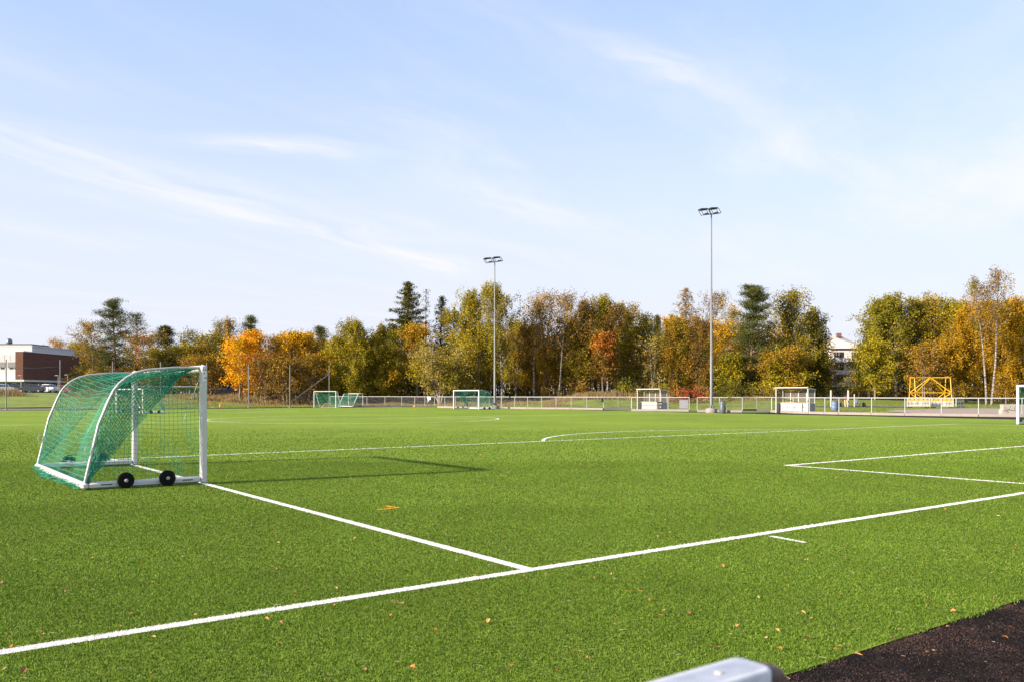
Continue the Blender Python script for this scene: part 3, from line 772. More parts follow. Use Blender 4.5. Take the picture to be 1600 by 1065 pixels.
# ------------------------------------------------------------------ dugouts
def dugout(label, loc, rz):
    """local: width along +y (0..3.08), depth along +x (away from pitch)"""
    W, D, H = 3.08, .95, 2.08
    t = thing('dugout', label, 'dugout', loc, rz, 'white team shelters beside the pitch')
    pw = .055
    for x, zt in ((0, H), (D, H-.13)):
        for y in (0, W): MB().box((x, y, zt/2-.03), (pw, pw, zt-.06)).build('post', M_white, t)
    for y in (W*.25, W*.5, W*.75): MB().box((D, y, (H-.2)/2), (pw, pw*.9, H-.2)).build('post', M_white, t)
    mb = MB(); mb.box((D/2-.02, W/2, H-.055), (D+.28, W+.12, .05), ry=R(8)); mb.build('roof', M_white, t)
    mb = MB()
    for y in (W*.2, W*.4, W*.6, W*.8): mb.box((D/2, y, H-.11), (D*.9, .04, .05), ry=R(8))
    mb.build('rafter', M_galv, t)
    mb = MB()
    for k in range(4):
        mb.box((D+.035, W*(k+.5)/4, .42), (.02, W/4-.012, .80))
    mb.build('back_panel', M_panel, t)
    for y in (-.005, W+.005): MB().box((D/2, y, .42), (D-.07, .02, .80)).build('side_panel', M_panel, t)
    g = bpy.data.materials.get('shelter_glazing')
    if not g:
        g = mat('shelter_glazing', (.16, .15, .14), .15); b = g.node_tree.nodes['Principled BSDF']; b.inputs['Transmission Weight'].default_value = 0.0; b.inputs['Alpha'].default_value = .30
    for y in (0, W): MB().box((D/2, y, 1.40), (D-.07, .008, 1.05)).build('side_glazing', g, t)
    mb = MB()
    for k in range(4): mb.box((D+.02, W*(k+.5)/4, 1.36), (.008, W/4-.07, 1.05))
    mb.build('back_glazing', g, t)
    MB().box((D*.52, W/2, .82), (.08, W-.1, .08)).build('seat_rail', M_wood, t)
    mb = MB()
    for k in range(4): mb.box((D*.52, .06+(W-.12)*(k+.5)/4, .42), (.02, (W-.12)/4-.02, .70))
    mb.build('bench_front', mat('bench_white', (.34, .335, .34), .6, 0, (5, .6, (.28, .275, .29))), t)
    mb = MB(); mb.box((D*.76, W/2, .45), (.36, W-.1, .04)); b = mb.build('bench', M_white, t)
    mb = MB()
    rnd = random.Random(3)
    y = .12
    while y < W-.15:      # row of short dark marks across the panels
        l = rnd.uniform(.06, .22); mb.box((D*.52-.014, y+l/2, .50+rnd.uniform(-.02, .02)), (.008, l, .05)); y += l+rnd.uniform(.02, .12)
    mb.box((D*.52-.013, W/2, .50), (.006, W-.3, .008))  # thin strip joining the marks into one piece
    for y in (W*.3, W*.55, W*.8): MB().box((D*.76, y, .215), (.03, .03, .40)).build('bench_leg', M_galv, t)
    mb.build('mark_row', mat('mark_grey', (.10, .095, .10), .7), t)
    for y in (.0, W): MB().box((D/2, y, .02), (D, .07, .035)).build('foot', M_conc, t)
    return t
RZ_A = math.atan2(.6, .8)
x, y = flat(1031.7, 641.2); d1 = dugout('far white glazed dugout with a dark bin beside its front', (x, y, .01), RZ_A)
x, y = flat(1262.5, 645.2); copy_thing(d1, (x, y, .01), RZ_A, 'near white glazed dugout just left of the blue grey barrel', 1.02)

# ------------------------------------------------------------------ bins
def litter_bin(label, px, py, h, w, m, rz=0):
    x, y = flat(px, py); t = thing('litter_bin', label, 'bin', (x, y, .01), rz)
    r = w/2
    MB().lathe([(r*.86, 0), (r*.98, .04), (r, h*.3), (r*.97, h*.66), (r*.93, h*.70), (r*.93, h*.72)], 24).build('body', m, t, True)
    MB().lathe([(r*.95, h*.725), (r*.95, h*.78), (r*.90, h*.88), (r*.70, h*.96), (r*.3, h)], 24).build('lid', m, t, True)
    a = R(-35)
    MB().box((r*.80*math.cos(a), r*.80*math.sin(a), h*.80), (.16, r*1.1, h*.10), rz=a).build('opening', M_black, t)
    MB().box((r*.86*math.cos(R(-20)), r*.86*math.sin(R(-20)), h*.62), (.12, r*.9, h*.08), rz=R(-20)).build('plate', M_galv, t)
    return t
litter_bin('dark grey round litter bin right of the near floodlight mast', 1129, 645.3, 1.05, .54, M_bin)
def square_bin():
    x, y = flat(1030, 641.6); t = thing('litter_bin', 'dark square litter bin with white emblem in front of the far dugout', 'bin', (x, y-.35, .01), R(5))
    MB().box((0, 0, .40), (.48, .46, .80), bev=.04).build('body', M_bin, t)
    MB().box((0, 0, .845), (.52, .50, .08), bev=.03).build('lid', M_black, t)
    MB().box((-.02, -.236, .70), (.28, .008, .08)).build('notice', M_white, t)
    MB().lathe([(.085, -.004), (.085, .004)], 8, M=Matrix.Translation((-.02, -.236, .40)) @ Matrix.Rotation(R(90), 4, 'X')).build('emblem', M_white, t)
square_bin()
def barrel():
    x, y, z = gp(1304, 640.6); t = thing('barrel', 'blue grey open barrel standing behind the fence right of the near dugout', 'barrel', (x, y, z))
    k = y/1340; r = 5.2*k; h = 15*k
    MB().lathe([(r*.93, 0), (r, .03), (r, h*.3), (r*1.03, h*.33), (r, h*.36), (r*1.0, h*.64), (r*1.03, h*.67), (r, h*.70), (r*.98, h*.97), (r*1.03, h), (r*.95, h), (r*.93, h*.9)], 24).build('shell', M_blue, t, True)
    MB().lathe([(r*.9, h*.9), (r*.9, h*.905)], 24).build('rubbish', M_black, t)
barrel()

# ------------------------------------------------------------------ floodlight masts
def mast(label, px, py, top):
    x, y = flat(px, py); H = hz(top, y)
    t = thing('floodlight_mast', label, 'floodlight mast', (x, y, 0), 0, 'floodlight masts beside the pitch')
    MB().lathe([(.50, 0), (.50, .30), (.46, .36), (.30, .38), (.30, .40)], 24).build('concrete_base', M_conc, t, True)
    mb = MB()
    for k in range(6):
        a = k*math.pi/3; mb.prism([(.10, 0), (.26, 0), (.10, .28)], .012, Matrix.Translation((0, 0, .44)) @ Matrix.Rotation(a, 4, 'Z'))
    mb.lathe([(.27, .401), (.27, .44)], 20); mb.build('flange', M_galv, t)
    MB().tube([(0, 0, .42), (0, 0, H*.28), (0, 0, H*.28+.02), (0, 0, H*.62), (0, 0, H*.62+.02), (0, 0, H-.1)], [.125, .115, .10, .088, .072, .055], 14).build('pole', M_galv, t, True)
    hd = Vector((.90, .44, 0)).normalized()      # heads spread along this direction
    arm = MB(); c = Vector((0, 0, H-.12)); arm.tube([c-hd*.98+Vector((0, 0, -.16)), c+hd*.95+Vector((0, 0, .19))], .035, 8); arm.build('cross_arm', M_galv, t)
    side = Vector((hd.y, -hd.x, 0))
    for s in (-1, 1):
        a0 = c+hd*(.10 if s > 0 else -.98)+Vector((0, 0, .02 if s > 0 else -.16)); a1 = a0+hd*.84+Vector((0, 0, .17))
        up = Vector((0, 0, .36))-hd*.27; q0, q1 = a0+up, a1+up
        rz = math.atan2(hd.y, hd.x); cc = (q0+q1)/2+Vector((0, 0, .06))-hd*.08
        hs = MB().box(cc, (.86, .46, .10), rz, bev=.04, ry=R(-10)).build('lamp_housing', mat('dark_lamp_housing', (.03, .03, .034), .5), t, True)
        MB().box(cc+Vector((0, 0, .065)), (.70, .34, .05), rz, bev=.02, ry=R(-7)).build('heat_sink', M_galv, hs)
        fr = MB()
        for o in (side*.17, side*-.17):
            P4 = [a0+o, a1+o, q1+o, q0+o]
            for i in range(4): fr.tube([P4[i], P4[(i+1) % 4]], .026, 6)
        fr.build('bracket', mat('dark_lamp_housing', (.03, .03, .034), .5), hs)
        MB().box((a0+a1)/2+Vector((0, 0, .09)), (.42, .22, .09), rz, bev=.03, ry=R(-7)).build('gear_box', M_galv, hs)
    return t
mast('near tall grey floodlight mast with twin lamps, right of centre', 1111.5, 643.8, 333)
mast('far floodlight mast, the smaller looking one beside the far goal', 773, 638.0, 408)

# ------------------------------------------------------------------ ball-stop poles at the far end
def ball_poles():
    spec = [(9.5, 561, 640, 'leftmost net pole, in front of the white building'), (94, 562, 636.2, 'net pole in front of the dark brick wall'), (176, 564, 636, 'net pole seen above the near goal, before the tall pine'),
            (251, 565, 636, 'net pole seen above the near goal crossbar, before the small pine'), (323, 566, 636, 'net pole just right of the near goal post'), (388.5, 568, 635.6, 'net pole standing in front of the orange maple'),
            (453, 570, 636, 'net pole at the foot of the leaning brace'), (514.5, 570, 634.6, 'net pole carrying the top of the leaning brace')]
    prev = None
    for px, top, py, lab in spec:
        x, y = flat(px, py); H = hz(top, y)
        t = thing('net_pole', 'grey '+lab, 'pole', (x, y, 0), 0, 'tall poles of the ball stop net')
        MB().tube([(0, 0, 0), (0, 0, H)], .055, 10).build('pole', M_galv, t, True)
        MB().lathe([(.16, 0), (.16, .08), (.07, .12)], 12).build('base', M_conc, t)
        prev = (x, y, H)
    x1, y1 = flat(457, 636); x2, y2 = flat(514.5, 634.6)
    o = MB().tube([(x1+.2, y1-.1, hz(624, y1)), (x2, y2-.1, hz(584, y2))], .06, 8).build('pole_brace', M_galv)
    tag(o, 'grey slanting brace between two net poles left of the small goals', 'brace')
    # head wire
    (xa, ya), (xb, yb) = flat(9.5, 640), flat(94, 636.2)
    o = MB().tube([(xa, ya, hz(574, ya)), ((xa+xb)/2, (ya+yb)/2, hz(574.6, (ya+yb)/2)), (xb, yb, hz(572, yb))], .016, 6).build('head_wire', M_galv)
    tag(o, 'thin wire strung across the brick wall between two net poles', 'wire')
ball_poles()
def thin_post(label, px, Y, y0, y1, head=None):
    X, Yy, z = at(px, Y); t = thing('lamp_post', label, 'lamp post', (X, Yy, z))
    H = hz(y0, Y)-z
    MB().tube([(0, 0, 0), (0, 0, H)], [.06, .045], 8).build('pole', M_rail, t)
    MB().box((-.2, -.1, H-.02), (.62, .3, .11), bev=.03).build('lamp_head', M_rail, t)
thin_post('low lamp post before the brick corner, left in the car park', 33, 150, 586, 612)
thin_post('lamp post beside the net pole before the brick wall', 91, 152, 586, 612)
thin_post('rightmost lamp post of the car park, by the dark hedge', 106, 154, 585, 612)
thin_post('thin lamp post in the dark gap left of the multi stem willow', 668, 122, 598, 632)
thin_post('slim grey post behind the leaning brace', 488, 122, 590, 612)

# little items at the far fence
x, y = flat(940.5, 639.7); o = MB().box((0, 0, 0), (.22, .12, .46), bev=.05).build('hanging_bag', M_black, loc=(x, y-.12, 1.06)); tag(o, 'small black bag hanging at the end post of the long fence', 'bag')
def jacket():
    x, y = flat(670.5, 635.9); o = MB(); o.prism([(-.2, 0), (-.26, -.1), (-.16, -.34), (-.10, -.62), (.0, -.55), (.04, -.36), (.2, -.44), (.22, -.12), (.16, 0)], .07, Matrix.Identity(4))
    ob = o.build('jacket', mat('white_cloth', (.75, .75, .78), .8), loc=(x, y-.12, 1.36)); tag(ob, 'white garment hung over the far fence rail', 'jacket')
jacket()
def hoop():
    x, y = flat(655.5, 635.2); pts = [(1.05*math.cos(a)*.85, 0, .25+.95*math.sin(a)) for a in np.linspace(R(0), R(180), 17)]
    pts = [(pts[0][0], 0, 0)]+pts+[(pts[-1][0], 0, 0)]
    o = MB().tube(pts, .035, 8).build('hoop', mat('faded_red_paint', (.20, .03, .03), .5), loc=(x, y+1.2, 0)); tag(o, 'red arched hoop standing behind the far fence', 'hoop')
    x, y = flat(506.5, 635.4); pts = [(.55*math.cos(a), 0, .42*math.sin(a)) for a in np.linspace(0, math.pi, 11)]
    o = MB().tube(pts, .05, 6).build('hurdle', mat('orange_plastic', (.55, .16, .03), .5), loc=(x, y+1.5, 0)); tag(o, 'low orange hoop on the grass behind the larger small goal', 'hurdle')
    x, y = flat(340, 635.6); t = thing('marker_cone', 'small orange marker cone at the edge of the far grass', 'cone', (x, y+1, .02))
    MB().box((0, 0, .02), (.34, .34, .035)).build('foot', MATS['orange_plastic'], t); MB().lathe([(.13, .04), (.03, .55), (.01, .56)], 14).build('cone', MATS['orange_plastic'], t)
    x, y = flat(648, 635.5); o = MB().box((0, 0, .13), (.26, .26, .22), bev=.04).build('crate', M_yel, loc=(x, y-.5, 0)); tag(o, 'little yellow box at the foot of the far fence', 'box')
hoop()

# ------------------------------------------------------------------ yellow climbing frame
def climbing():
    x0, Y, z0 = at(1453.5, 113); k = Y/F
    t = thing('climbing_frame', 'yellow tube climbing frame with red joints behind the barriers', 'climbing frame', (x0, Y, z0), R(-4))
    W = 27*k; h2 = hz(589.5, Y)-z0; h1 = hz(613, Y)-z0; D = 1.5
    N_ = {}
    for s, yy in (('f', -D/2), ('b', D/2)):
        N_['a'+s] = (-W, yy*.9, h2); N_['m'+s] = (0, yy*.25, h2); N_['c'+s] = (W, yy*.9, h2)
        N_['d'+s] = (-W, yy*1.3, h1); N_['e'+s] = (W, yy*1.3, h1); N_['g'+s] = (-W-.05, yy*1.5, 0); N_['h'+s] = (W+.05, yy*1.5, 0); N_['o'+s] = (-.2*W, yy, 0); N_['p'+s] = (.2*W, yy, 0)
    E = []
    for s in 'fb': E += [('a'+s, 'm'+s), ('m'+s, 'c'+s), ('a'+s, 'd'+s), ('c'+s, 'e'+s), ('m'+s, 'd'+s), ('m'+s, 'e'+s), ('d'+s, 'e'+s), ('d'+s, 'g'+s), ('e'+s, 'h'+s), ('d'+s, 'o'+s), ('e'+s, 'p'+s)]
    for q in 'acde': E.append((q+'f', q+'b'))
    for a, b in E: MB().tube([N_[a], N_[b]], .055, 8).build('tube', M_yel, t)
    for kx in ('a', 'm', 'c', 'd', 'e'):
        for s in 'fb':
            r = .13; MB().lathe([(r*.5, -r*.85), (r, -r*.3), (r, r*.3), (r*.5, r*.85)], 10, c=N_[kx+s]).build('joint', M_red, t)
climbing()
def barrier(label, px0, px1, py, h=1.12, dense=False, rz=0):
    x0, y0, z0 = gp((px0+px1)/2, py); W = (px1-px0)*y0/F/math.cos(rz)
    t = thing('barrier', label, 'barrier', (x0, y0, z0), rz, 'white and yellow plastic barriers')
    mb = MB(); mb.box((0, 0, h-.03), (W*.98, .06, .06), bev=.01); mb.box((0, 0, .13), (W*.98, .06, .06), bev=.01)
    for s in (-1, 1): mb.box((s*W*.485, 0, h/2+.05), (.06, .062, h-.12), bev=.01)
    mb.box((0, 0, h*.66), (W*.94, .04, .05)); mb.build('frame', mat('white_plastic', (.52, .51, .49), .6), t)
    n = 15; mb = MB()
    for i in range(n):
        if i not in (8, 9, 4): mb.box((-W*.43+W*.86*i/(n-1), -.004, h*(.42+.03*math.sin(i*2.7+px0))), (.035+.02*(i % 3 == 0), .016, h*(.22 if i % 2 else .34)))
    mb.box((0, -.002, h*.42), (W*.88, .012, .012))  # thin strip joining the bars into one piece
    mb.build('slot_bars', mat('slot_dark', (.10, .10, .09), .6), t)  # dark bars on the panel stand in for narrow slots
    MB().box((0, .012, h*.42), (W*.93, .02, h*.50)).build('panel', MATS['white_plastic'], t)
    MB().box((0, -.006, h*.80), (W*.92, .036, h*.20)).build('top_board', M_yel if dense else mat('barrier_yellow', (.62, .43, .012), .6), t)
    mb = MB()
    for i in range(5): mb.box((-W*.38+W*.76*i/4, -.03, h*.80), (.10, .012, h*.12))
    mb.build('reflector', M_black if dense else mat('reflector_red', (.55, .05, .02), .4), t)
    mb = MB()
    for i in range(7): mb.box((-W*.42+W*.84*i/6, -.028, .135), (.12, .01, .05))
    mb.build('foot_stripe', MATS['barrier_yellow'] if 'barrier_yellow' in MATS else M_yel, t)
    for s in (-1, 1): MB().box((s*W*.38, 0, .045), (.24, .60, .09), bev=.02).build('foot', M_black, t)
barrier('left of two long white barriers below the yellow climbing frame', 1417, 1453.5, 636, 1.15)
barrier('second white barrier with worn red squares, between the other two barriers', 1454.5, 1490, 636.3, 1.15)
barrier('short barrier panel with black and yellow edge at the right end', 1491, 1508, 635.6, 1.15, True, R(32))

def graffiti():
    x, y, z = gp(1588, 646.5)
    t = thing('concrete_block', 'pale concrete block with black graffiti scrawl at the right edge', 'concrete block', (x, y, z), R(-4))
    k = y/F; W = 48*k; h = 15.5*k
    prof_ = [(-W/2, 0), (-W/2-.02, h*.35), (-W/2+.12, h*.6), (-W/2+.08, h), (-W*.1, h*1.03), (W*.1, h*.98), (W/2, h*1.02), (W/2, 0)]
    mb = MB(); mb.prism([(-W/2, 0), (W/2, 0), (W/2, h*1.02), (W*.1, h*.98), (-W*.1, h*1.03), (-W/2+.08, h), (-W/2+.12, h*.6), (-W/2-.02, h*.35)], .55, Matrix.Identity(4))
    mb.build('block', mat('painted_concrete', (.27, .245, .20), .85, 0, (3, .7, (.34, .31, .265)), (14, .5, .02)), t)
    def s(pts, r=.016): m2.tube([(px*W, -.277, pz*h) for px, pz in pts], r, 5)
    m2 = MB()
    s([(-.44, .75), (-.36, .62), (-.44, .55), (-.34, .45), (-.45, .38)]); s([(-.42, .3), (-.33, .36), (-.30, .2), (-.36, .14)])
    s([(-.24, .9), (-.27, .55), (-.34, .40)]); s([(-.34, .48), (-.2, .42), (-.05, .34), (.05, .2)], .02); s([(-.08, .85), (-.12, .6), (-.10, .45)])
    s([(.05, .8), (.02, .5), (.12, .4)]); s([(.2, .2), (.3, .35), (.36, .5), (.28, .66), (.2, .72)]); s([(.38, .8), (.42, .5), (.46, .3)])
    m2.build('graffiti_scrawl', M_black, t)
graffiti()

# play area posts, rope net, cart
def play():
    x, y, z = gp(1311, 634.8); k = y/F
    t = thing('rope_frame', 'weathered wooden posts with sagging rope net behind the blue grey barrel', 'play frame', (x, y, z))
    for px, top, r in ((1298.5, 609, 1.4), (1325.5, 609, 1.5), (1335, 615, .9)):
        xx = (px-1311)*k; MB().tube([(xx, 0, 0), (xx, 0, (634.8-top)*k)], r*k, 10).build('post', M_post, t)
    A = []; B = []
    g = lambda u, v: ((-12.0+26*u)*k, .04*math.sin(u*9), (19-6*v-5*math.sin(math.pi*u))*k)
    for i in range(14):
        for j in range(5):
            if i < 13: A.append(g(i/13, j/4)); B.append(g((i+1)/13, j/4))
            if j < 4: A.append(g(i/13, j/4)); B.append(g(i/13, (j+1)/4))
    cords('rope_net', np.array(A), np.array(B), .028, mat('brown_rope', (.16, .09, .06), .9), t)
    for px in (1318, 1321.5):
        xx = (px-1311)*k; MB().tube([(xx, -.5, 0), (xx+.1, -.1, 11*k)], .05, 6).build('ladder_rail', M_wood, t)
    x, y, z = gp(1345, 634.4); k = y/F
    t = thing('wheeled_cart', 'small cart with black wheels and blue tub right of the wooden posts', 'cart', (x, y, z))
    for xx in (5*k, -31*k):
        Mx = Matrix.Translation((xx, 0, 3*k)) @ Matrix.Rotation(R(90), 4, 'X')
        if xx > 0:
            w_ = MB().lathe([(1.1*k, -.06), (2.4*k, -.07), (2.9*k, 0), (2.4*k, .07), (1.1*k, .06)], 18, M=Mx).build('wheel', M_rubber, t, True)
            MB().lathe([(.9*k, -.075), (.9*k, .075)], 12, M=Mx).build('rim', M_silver, w_)
    MB().box((-7*k, 0, 8*k), (3.6*k, .5, 7*k), bev=.04).build('tub', M_blue, t)
    MB().tube([(-9*k, 0, 1.8*k), (-3*k, 0, 2.4*k), (1*k, 0, 5.4*k), (5*k, 0, 6.2*k)], .05, 8).build('frame', M_galv, t)
    x, y, z = gp(1313, 634.0); k = y/F
    t = thing('balance_roller', 'black roller with metal arm under the rope net', 'roller', (x, y, z))
    MB().lathe([(.5*k, -.12), (2.7*k, -.12), (2.9*k, 0), (2.7*k, .12), (.5*k, .12)], 18, M=Matrix.Translation((0, 0, 2.9*k)) @ Matrix.Rotation(R(90), 4, 'X')).build('wheel', M_rubber, t, True)
    MB().tube([(0, -.2, 3*k), (6*k, -.2, 2*k), (11*k, -.2, .6*k)], .05, 6).build('arm', M_galv, t)
play()

# gravel areas on the right and left
def drape(name, cols, m, lift=.02):
    """cols: list of (px, y_top, y_bottom) photo pixels, draped over the terrain"""
    V = []; n = 14
    for px, yt, yb in cols:
        for j in range(n+1):
            py = yb+(yt-yb)*j/n; x, y, z = gp(px, py); V.append((x, y, z+lift))
    Fc = []
    for i in range(len(cols)-1):
        for j in range(n): a = i*(n+1)+j; Fc.append((a, a+n+1, a+n+2, a+1))
    o = MB()._add(V, Fc).build(name, m)
    if o.data.polygons[0].normal.z < 0: o.data.flip_normals()
    o['kind'] = 'structure'
drape('gravel_yard', [(1385, 641.5, 642.2), (1405, 640, 643.6), (1430, 639, 645), (1470, 637.8, 646.2), (1510, 637.2, 647), (1560, 637.5, 648), (1620, 638, 649), (1700, 638, 650)], mat('pinkish_gravel', (.27, .20, .165), .95, 0, (1.5, .6, (.34, .26, .215)), (20, .5, .03)))
drape('gravel_path', [(1238, 633.2, 634.4), (1290, 633.4, 634.6), (1350, 633.4, 634.8), (1400, 633.8, 635.2), (1425, 634.0, 635.4)], M_gravel, .03)
drape('gravel_track', [(-60, 636.2, 641.5), (-10, 636.0, 641.2), (30, 635.2, 640.8), (70, 634.8, 640.2), (100, 635.4, 639.4), (130, 636.8, 638.9), (180, 637.4, 638.6)], M_gravel, .03)

# ------------------------------------------------------------------ foreground fence rail beside the camera
def near_rail():
    e = Vector((.2115, .742)); d = Vector((-.8, -.6)); zt = CH-.23
    t = thing('handrail_fence', 'blurred grey metal rail end poking up at the bottom edge', 'fence rail', (e.x, e.y, 0), math.atan2(-.6, -.8))
    M_gr = mat('grey_painted_rail', (.68, .67, .69), .6, 0, (60, .35, (.56, .555, .575)), (90, .15, .001))
    # local +x runs back along the rail; rounded end at x=0
    L_ = 2.4; hw = .0215; rr = .012; pl = []
    def rrect(inset, z):
        pts = []
        for cx_, cy_, a0 in ((rr, hw-rr, 90), (rr, -hw+rr, 180)):
            for k in range(7):
                a = R(a0+k*15); pts.append((cx_+(rr-inset)*math.cos(a), cy_+(rr-inset)*math.sin(a), z))
        return [(L_, hw-inset, z)]+pts+[(L_, -hw+inset, z)]
    rings = [rrect(.004, zt-.034), rrect(0, zt-.030), rrect(0, zt-.004), rrect(.0015, zt-.0012), rrect(.004, zt)]
    n = len(rings[0]); V = [p for r in rings for p in r]; Fc = [tuple(range(n)), tuple(reversed(range(n*4, n*5)))]
    for k in range(4):
        for i in range(n): j = (i+1) % n; Fc.append((k*n+i, k*n+n+i, k*n+n+j, k*n+j))
    MB()._add(V, Fc).build('rail', M_gr, t, True)
    MB().lathe([(.0036, zt), (.0036, zt+.0009), (.002, zt+.0013)], 12, c=(.052, .002, 0)).build('rivet', mat('bright_rivet', (.50, .46, .42), .5), t, True)
    for x in (.012, 1.9):
        MB().tube([(x-.017, 0, 0), (x-.017, 0, zt-.016), (x-.017, 0, zt-.009), (x-.017, 0, zt-.006)], [.0213, .0213, .0195, .014], 20).build('post', mat('rusty_post', (.05, .04, .04), .6, 0, (12, .5, (.20, .08, .03))), t, True)
    MB().tube([(-.005+.0218*math.cos(a), .0218*math.sin(a), zt-.015) for a in np.linspace(0, 2*math.pi, 25)], .0016, 6).build('rust_lip', mat('rust_brown', (.13, .055, .025), .8), t, True)
    MB().tube([(0.05, .0, .25), (L_, 0, .25)], .022, 12).build('lower_rail', M_gr, t, True)
near_rail()

# ------------------------------------------------------------------ buildings
def Z(px, py, Y): return hz(py, Y)
def XX(px, Y): return (px-CX)/F*Y
def school():
    Y0 = 168.0; zg = 1.9
    x_r = XX(36, Y0); Y1 = 190.0; zt = hz(549, Y0); zb = hz(592.5, Y0)
    t = thing('brick_building', 'white and red brown brick building with overhanging upper floor at the far left', 'building', (x_r, Y0, zg))
    def B(name, m, c0, c1, parent=t, bev=0):
        c = [(a+b)/2-o for a, b, o in zip(c0, c1, (x_r, Y0, zg))]; d = [abs(a-b) for a, b in zip(c0, c1)]
        return MB().box(c, d, bev=bev).build(name, m, parent)
    xl = XX(24, Y0)
    B('brick_wall', M_brick, (xl, Y0, zb), (x_r, Y1, zt))
    B('white_wall', M_plaster, (-150, Y0+1.2, zb-.0), (xl-.003, Y1, hz(553, Y0)))
    up = B('upper_storey', M_plaster, (-150, Y0+5, hz(553, Y0)+.003), (XX(50, Y0+5), Y1, hz(540.5, Y0+5)))
    B('roof_edge', mat('roof_flashing', (.55, .53, .52), .5), (xl-.05, Y0-.06, zt+.003), (x_r+.12, Y1+.1, zt+.16))
    B('upper_roof_edge', MATS['roof_flashing'], (-150, Y0+4.9, hz(540.5, Y0+5)+.003), (XX(50, Y0+5)+.12, Y1+.1, hz(540.5, Y0+5)+.17))
    B('soffit_band', MATS['roof_flashing'], (-150, Y0-.25, zb-.35), (x_r+.3, Y1, zb-.003))
    B('grey_band', mat('grey_panel', (.40, .42, .48), .6), (-150, Y0+1.1, zb+.003), (xl-.004, Y0+1.197, hz(583.5, Y0)))
    # recessed ground floor
    B('ground_floor_wall', mat('white_grey_render', (.50, .48, .47), .8), (-150, Y0+3, zg-.3), (x_r-2.2, Y1-1, zb-.353))  # plain white-grey render
    mb = MB()
    for k in range(9):
        B('window', M_dark, (XX(4, Y0)-k*5-2.6, Y0+2.93, zg+.9), (XX(4, Y0)-k*5, Y0+2.998, zb-.6))
    for k, y in enumerate((Y0+6, Y0+10.5, Y0+15)):
        B('window', M_dark, (x_r-2.198, y, zg+.8), (x_r-2.13, y+2.8, zb-.6))
    B('window', M_dark, (XX(12, Y0), Y0+2.93, zg+.9), (XX(18, Y0), Y0+2.998, zb-.6))
    for y in (Y0+1, Y0+8, Y0+15, Y0+20): MB().tube([(-.3, y-Y0, -.2), (-.3, y-Y0, zb-zg-.35)], .13, 10).build('column', M_conc, t)
    # upper windows: dark shutter band plus small panes
    for x0, x1 in ((6.5, 22.5), (-20, 2.5), (-46, -24)):
        f = B('window', mat('window_shutter', (.16, .15, .16), .6), (XX(x0, Y0), Y0+1.12, hz(573, Y0)), (XX(x1, Y0), Y0+1.197, hz(565, Y0)))
        for u in (.18, .68):
            xa = XX(x0+(x1-x0)*u, Y0); B('pane', M_dark, (xa, Y0+1.15, hz(576, Y0)), (xa+.75, Y0+1.197, hz(573.6, Y0)), f)
    for k in range(26):      # facade joints
        x = xl-.6-k*1.15; B('wall_joint', MATS['grey_panel'], (x, Y0+1.17, hz(563, Y0)), (x+.03, Y0+1.198, hz(554, Y0)))
    k = Y0/F; xc = XX(14.3, Y0+12)-x_r; zr = hz(540.5, Y0+5)-zg
    MB().lathe([(.35, 0), (.38, .35), (.62, .8), (.62, 1.35), (.42, 1.75), (.36, 1.8)], 18, c=(xc, 12, zr+.15)).build('roof_vent', mat('blue_grey_metal', (.17, .18, .22), .4, .4), t, True)
    B('roof_plant', M_roofd, (-150, Y0+9, hz(540.5, Y0+5)+.18), (XX(8, Y0), Y0+16, hz(537, Y0+9)))
school()

def apartments(name_label, px0, px1, Y, eave, ridge, floors, depth=12, chimney=None, cat='building', gz=0.8):
    x0, x1 = XX(px0, Y), XX(px1, Y); ze, zr = hz(eave, Y), hz(ridge, Y); W = x1-x0
    t = thing('apartment_block', name_label, cat, (x0, Y, gz))
    H = ze-gz
    M_ap = mat('warm_white_plaster', (.66, .61, .57), .8, 0, (1.2, .8, (.58, .54, .50)))
    MB().box((W/2, depth/2, H/2-.2), (W, depth, H+.4)).build('wall', M_ap, t)
    rm = mat('pale_roof', (.55, .50, .47), .7, 0, (1, .6, (.48, .43, .41)))
    mb = MB(); o = .5; mb._add([(-o, -o, H), (W+o, -o, H), (W+o, depth+o, H), (-o, depth+o, H), (depth*.35, depth/2, H+zr-ze), (W-depth*.35, depth/2, H+zr-ze)],
                              [(0, 1, 5, 4), (1, 2, 5), (2, 3, 4, 5), (3, 0, 4), (3, 2, 1, 0)])
    roof = mb.build('roof', rm, t); roof.location.z = .203
    if chimney: MB().box((XX(chimney, Y)-x0, depth*.42, H+zr-ze+.1), (.9, .7, .8)).build('chimney', mat('chimney_brick', (.16, .085, .07), .9), roof)
    fh = H/floors; n = max(2, int(W/3.4))
    for f in range(floors):
        z = f*fh+fh*.56
        for k in range(n):
            xc = (k+.5)*W/n
            wn_ = MB().box((xc, -.03, z), (1.9, .06, fh*.5)).build('window', M_dark, t)
            mb = MB(); mb.box((xc, -.07, z), (.07, .02, fh*.5)); mb.box((xc-.55, -.07, z), (.05, .02, fh*.5)); mb.box((xc, -.06, z-fh*.27), (2.1, .12, .07)); mb.build('frame', M_white, wn_)
        if f:
            for k in range(n):
                MB().box(((k+.5)*W/n, -.55, f*fh+.35), (2.9, 1.05, .85)).build('balcony', M_ap, t)
    return t
apartments('tall pale apartment block showing in the gap right of the dark tree', 1297, 1352, 168, 546, 523, 4, 13, chimney=1327)
apartments('long low pale building glimpsed through the orange trees', 378, 500, 172, 583, 570, 2, 12, gz=1.9)
apartments('white building glimpsed behind the brown trees above the far dugout', 985, 1060, 176, 585, 574, 2, 10)
apartments('low white building half hidden behind the green trees left of the climbing frame', 1368, 1440, 185, 603, 597, 1, 10)

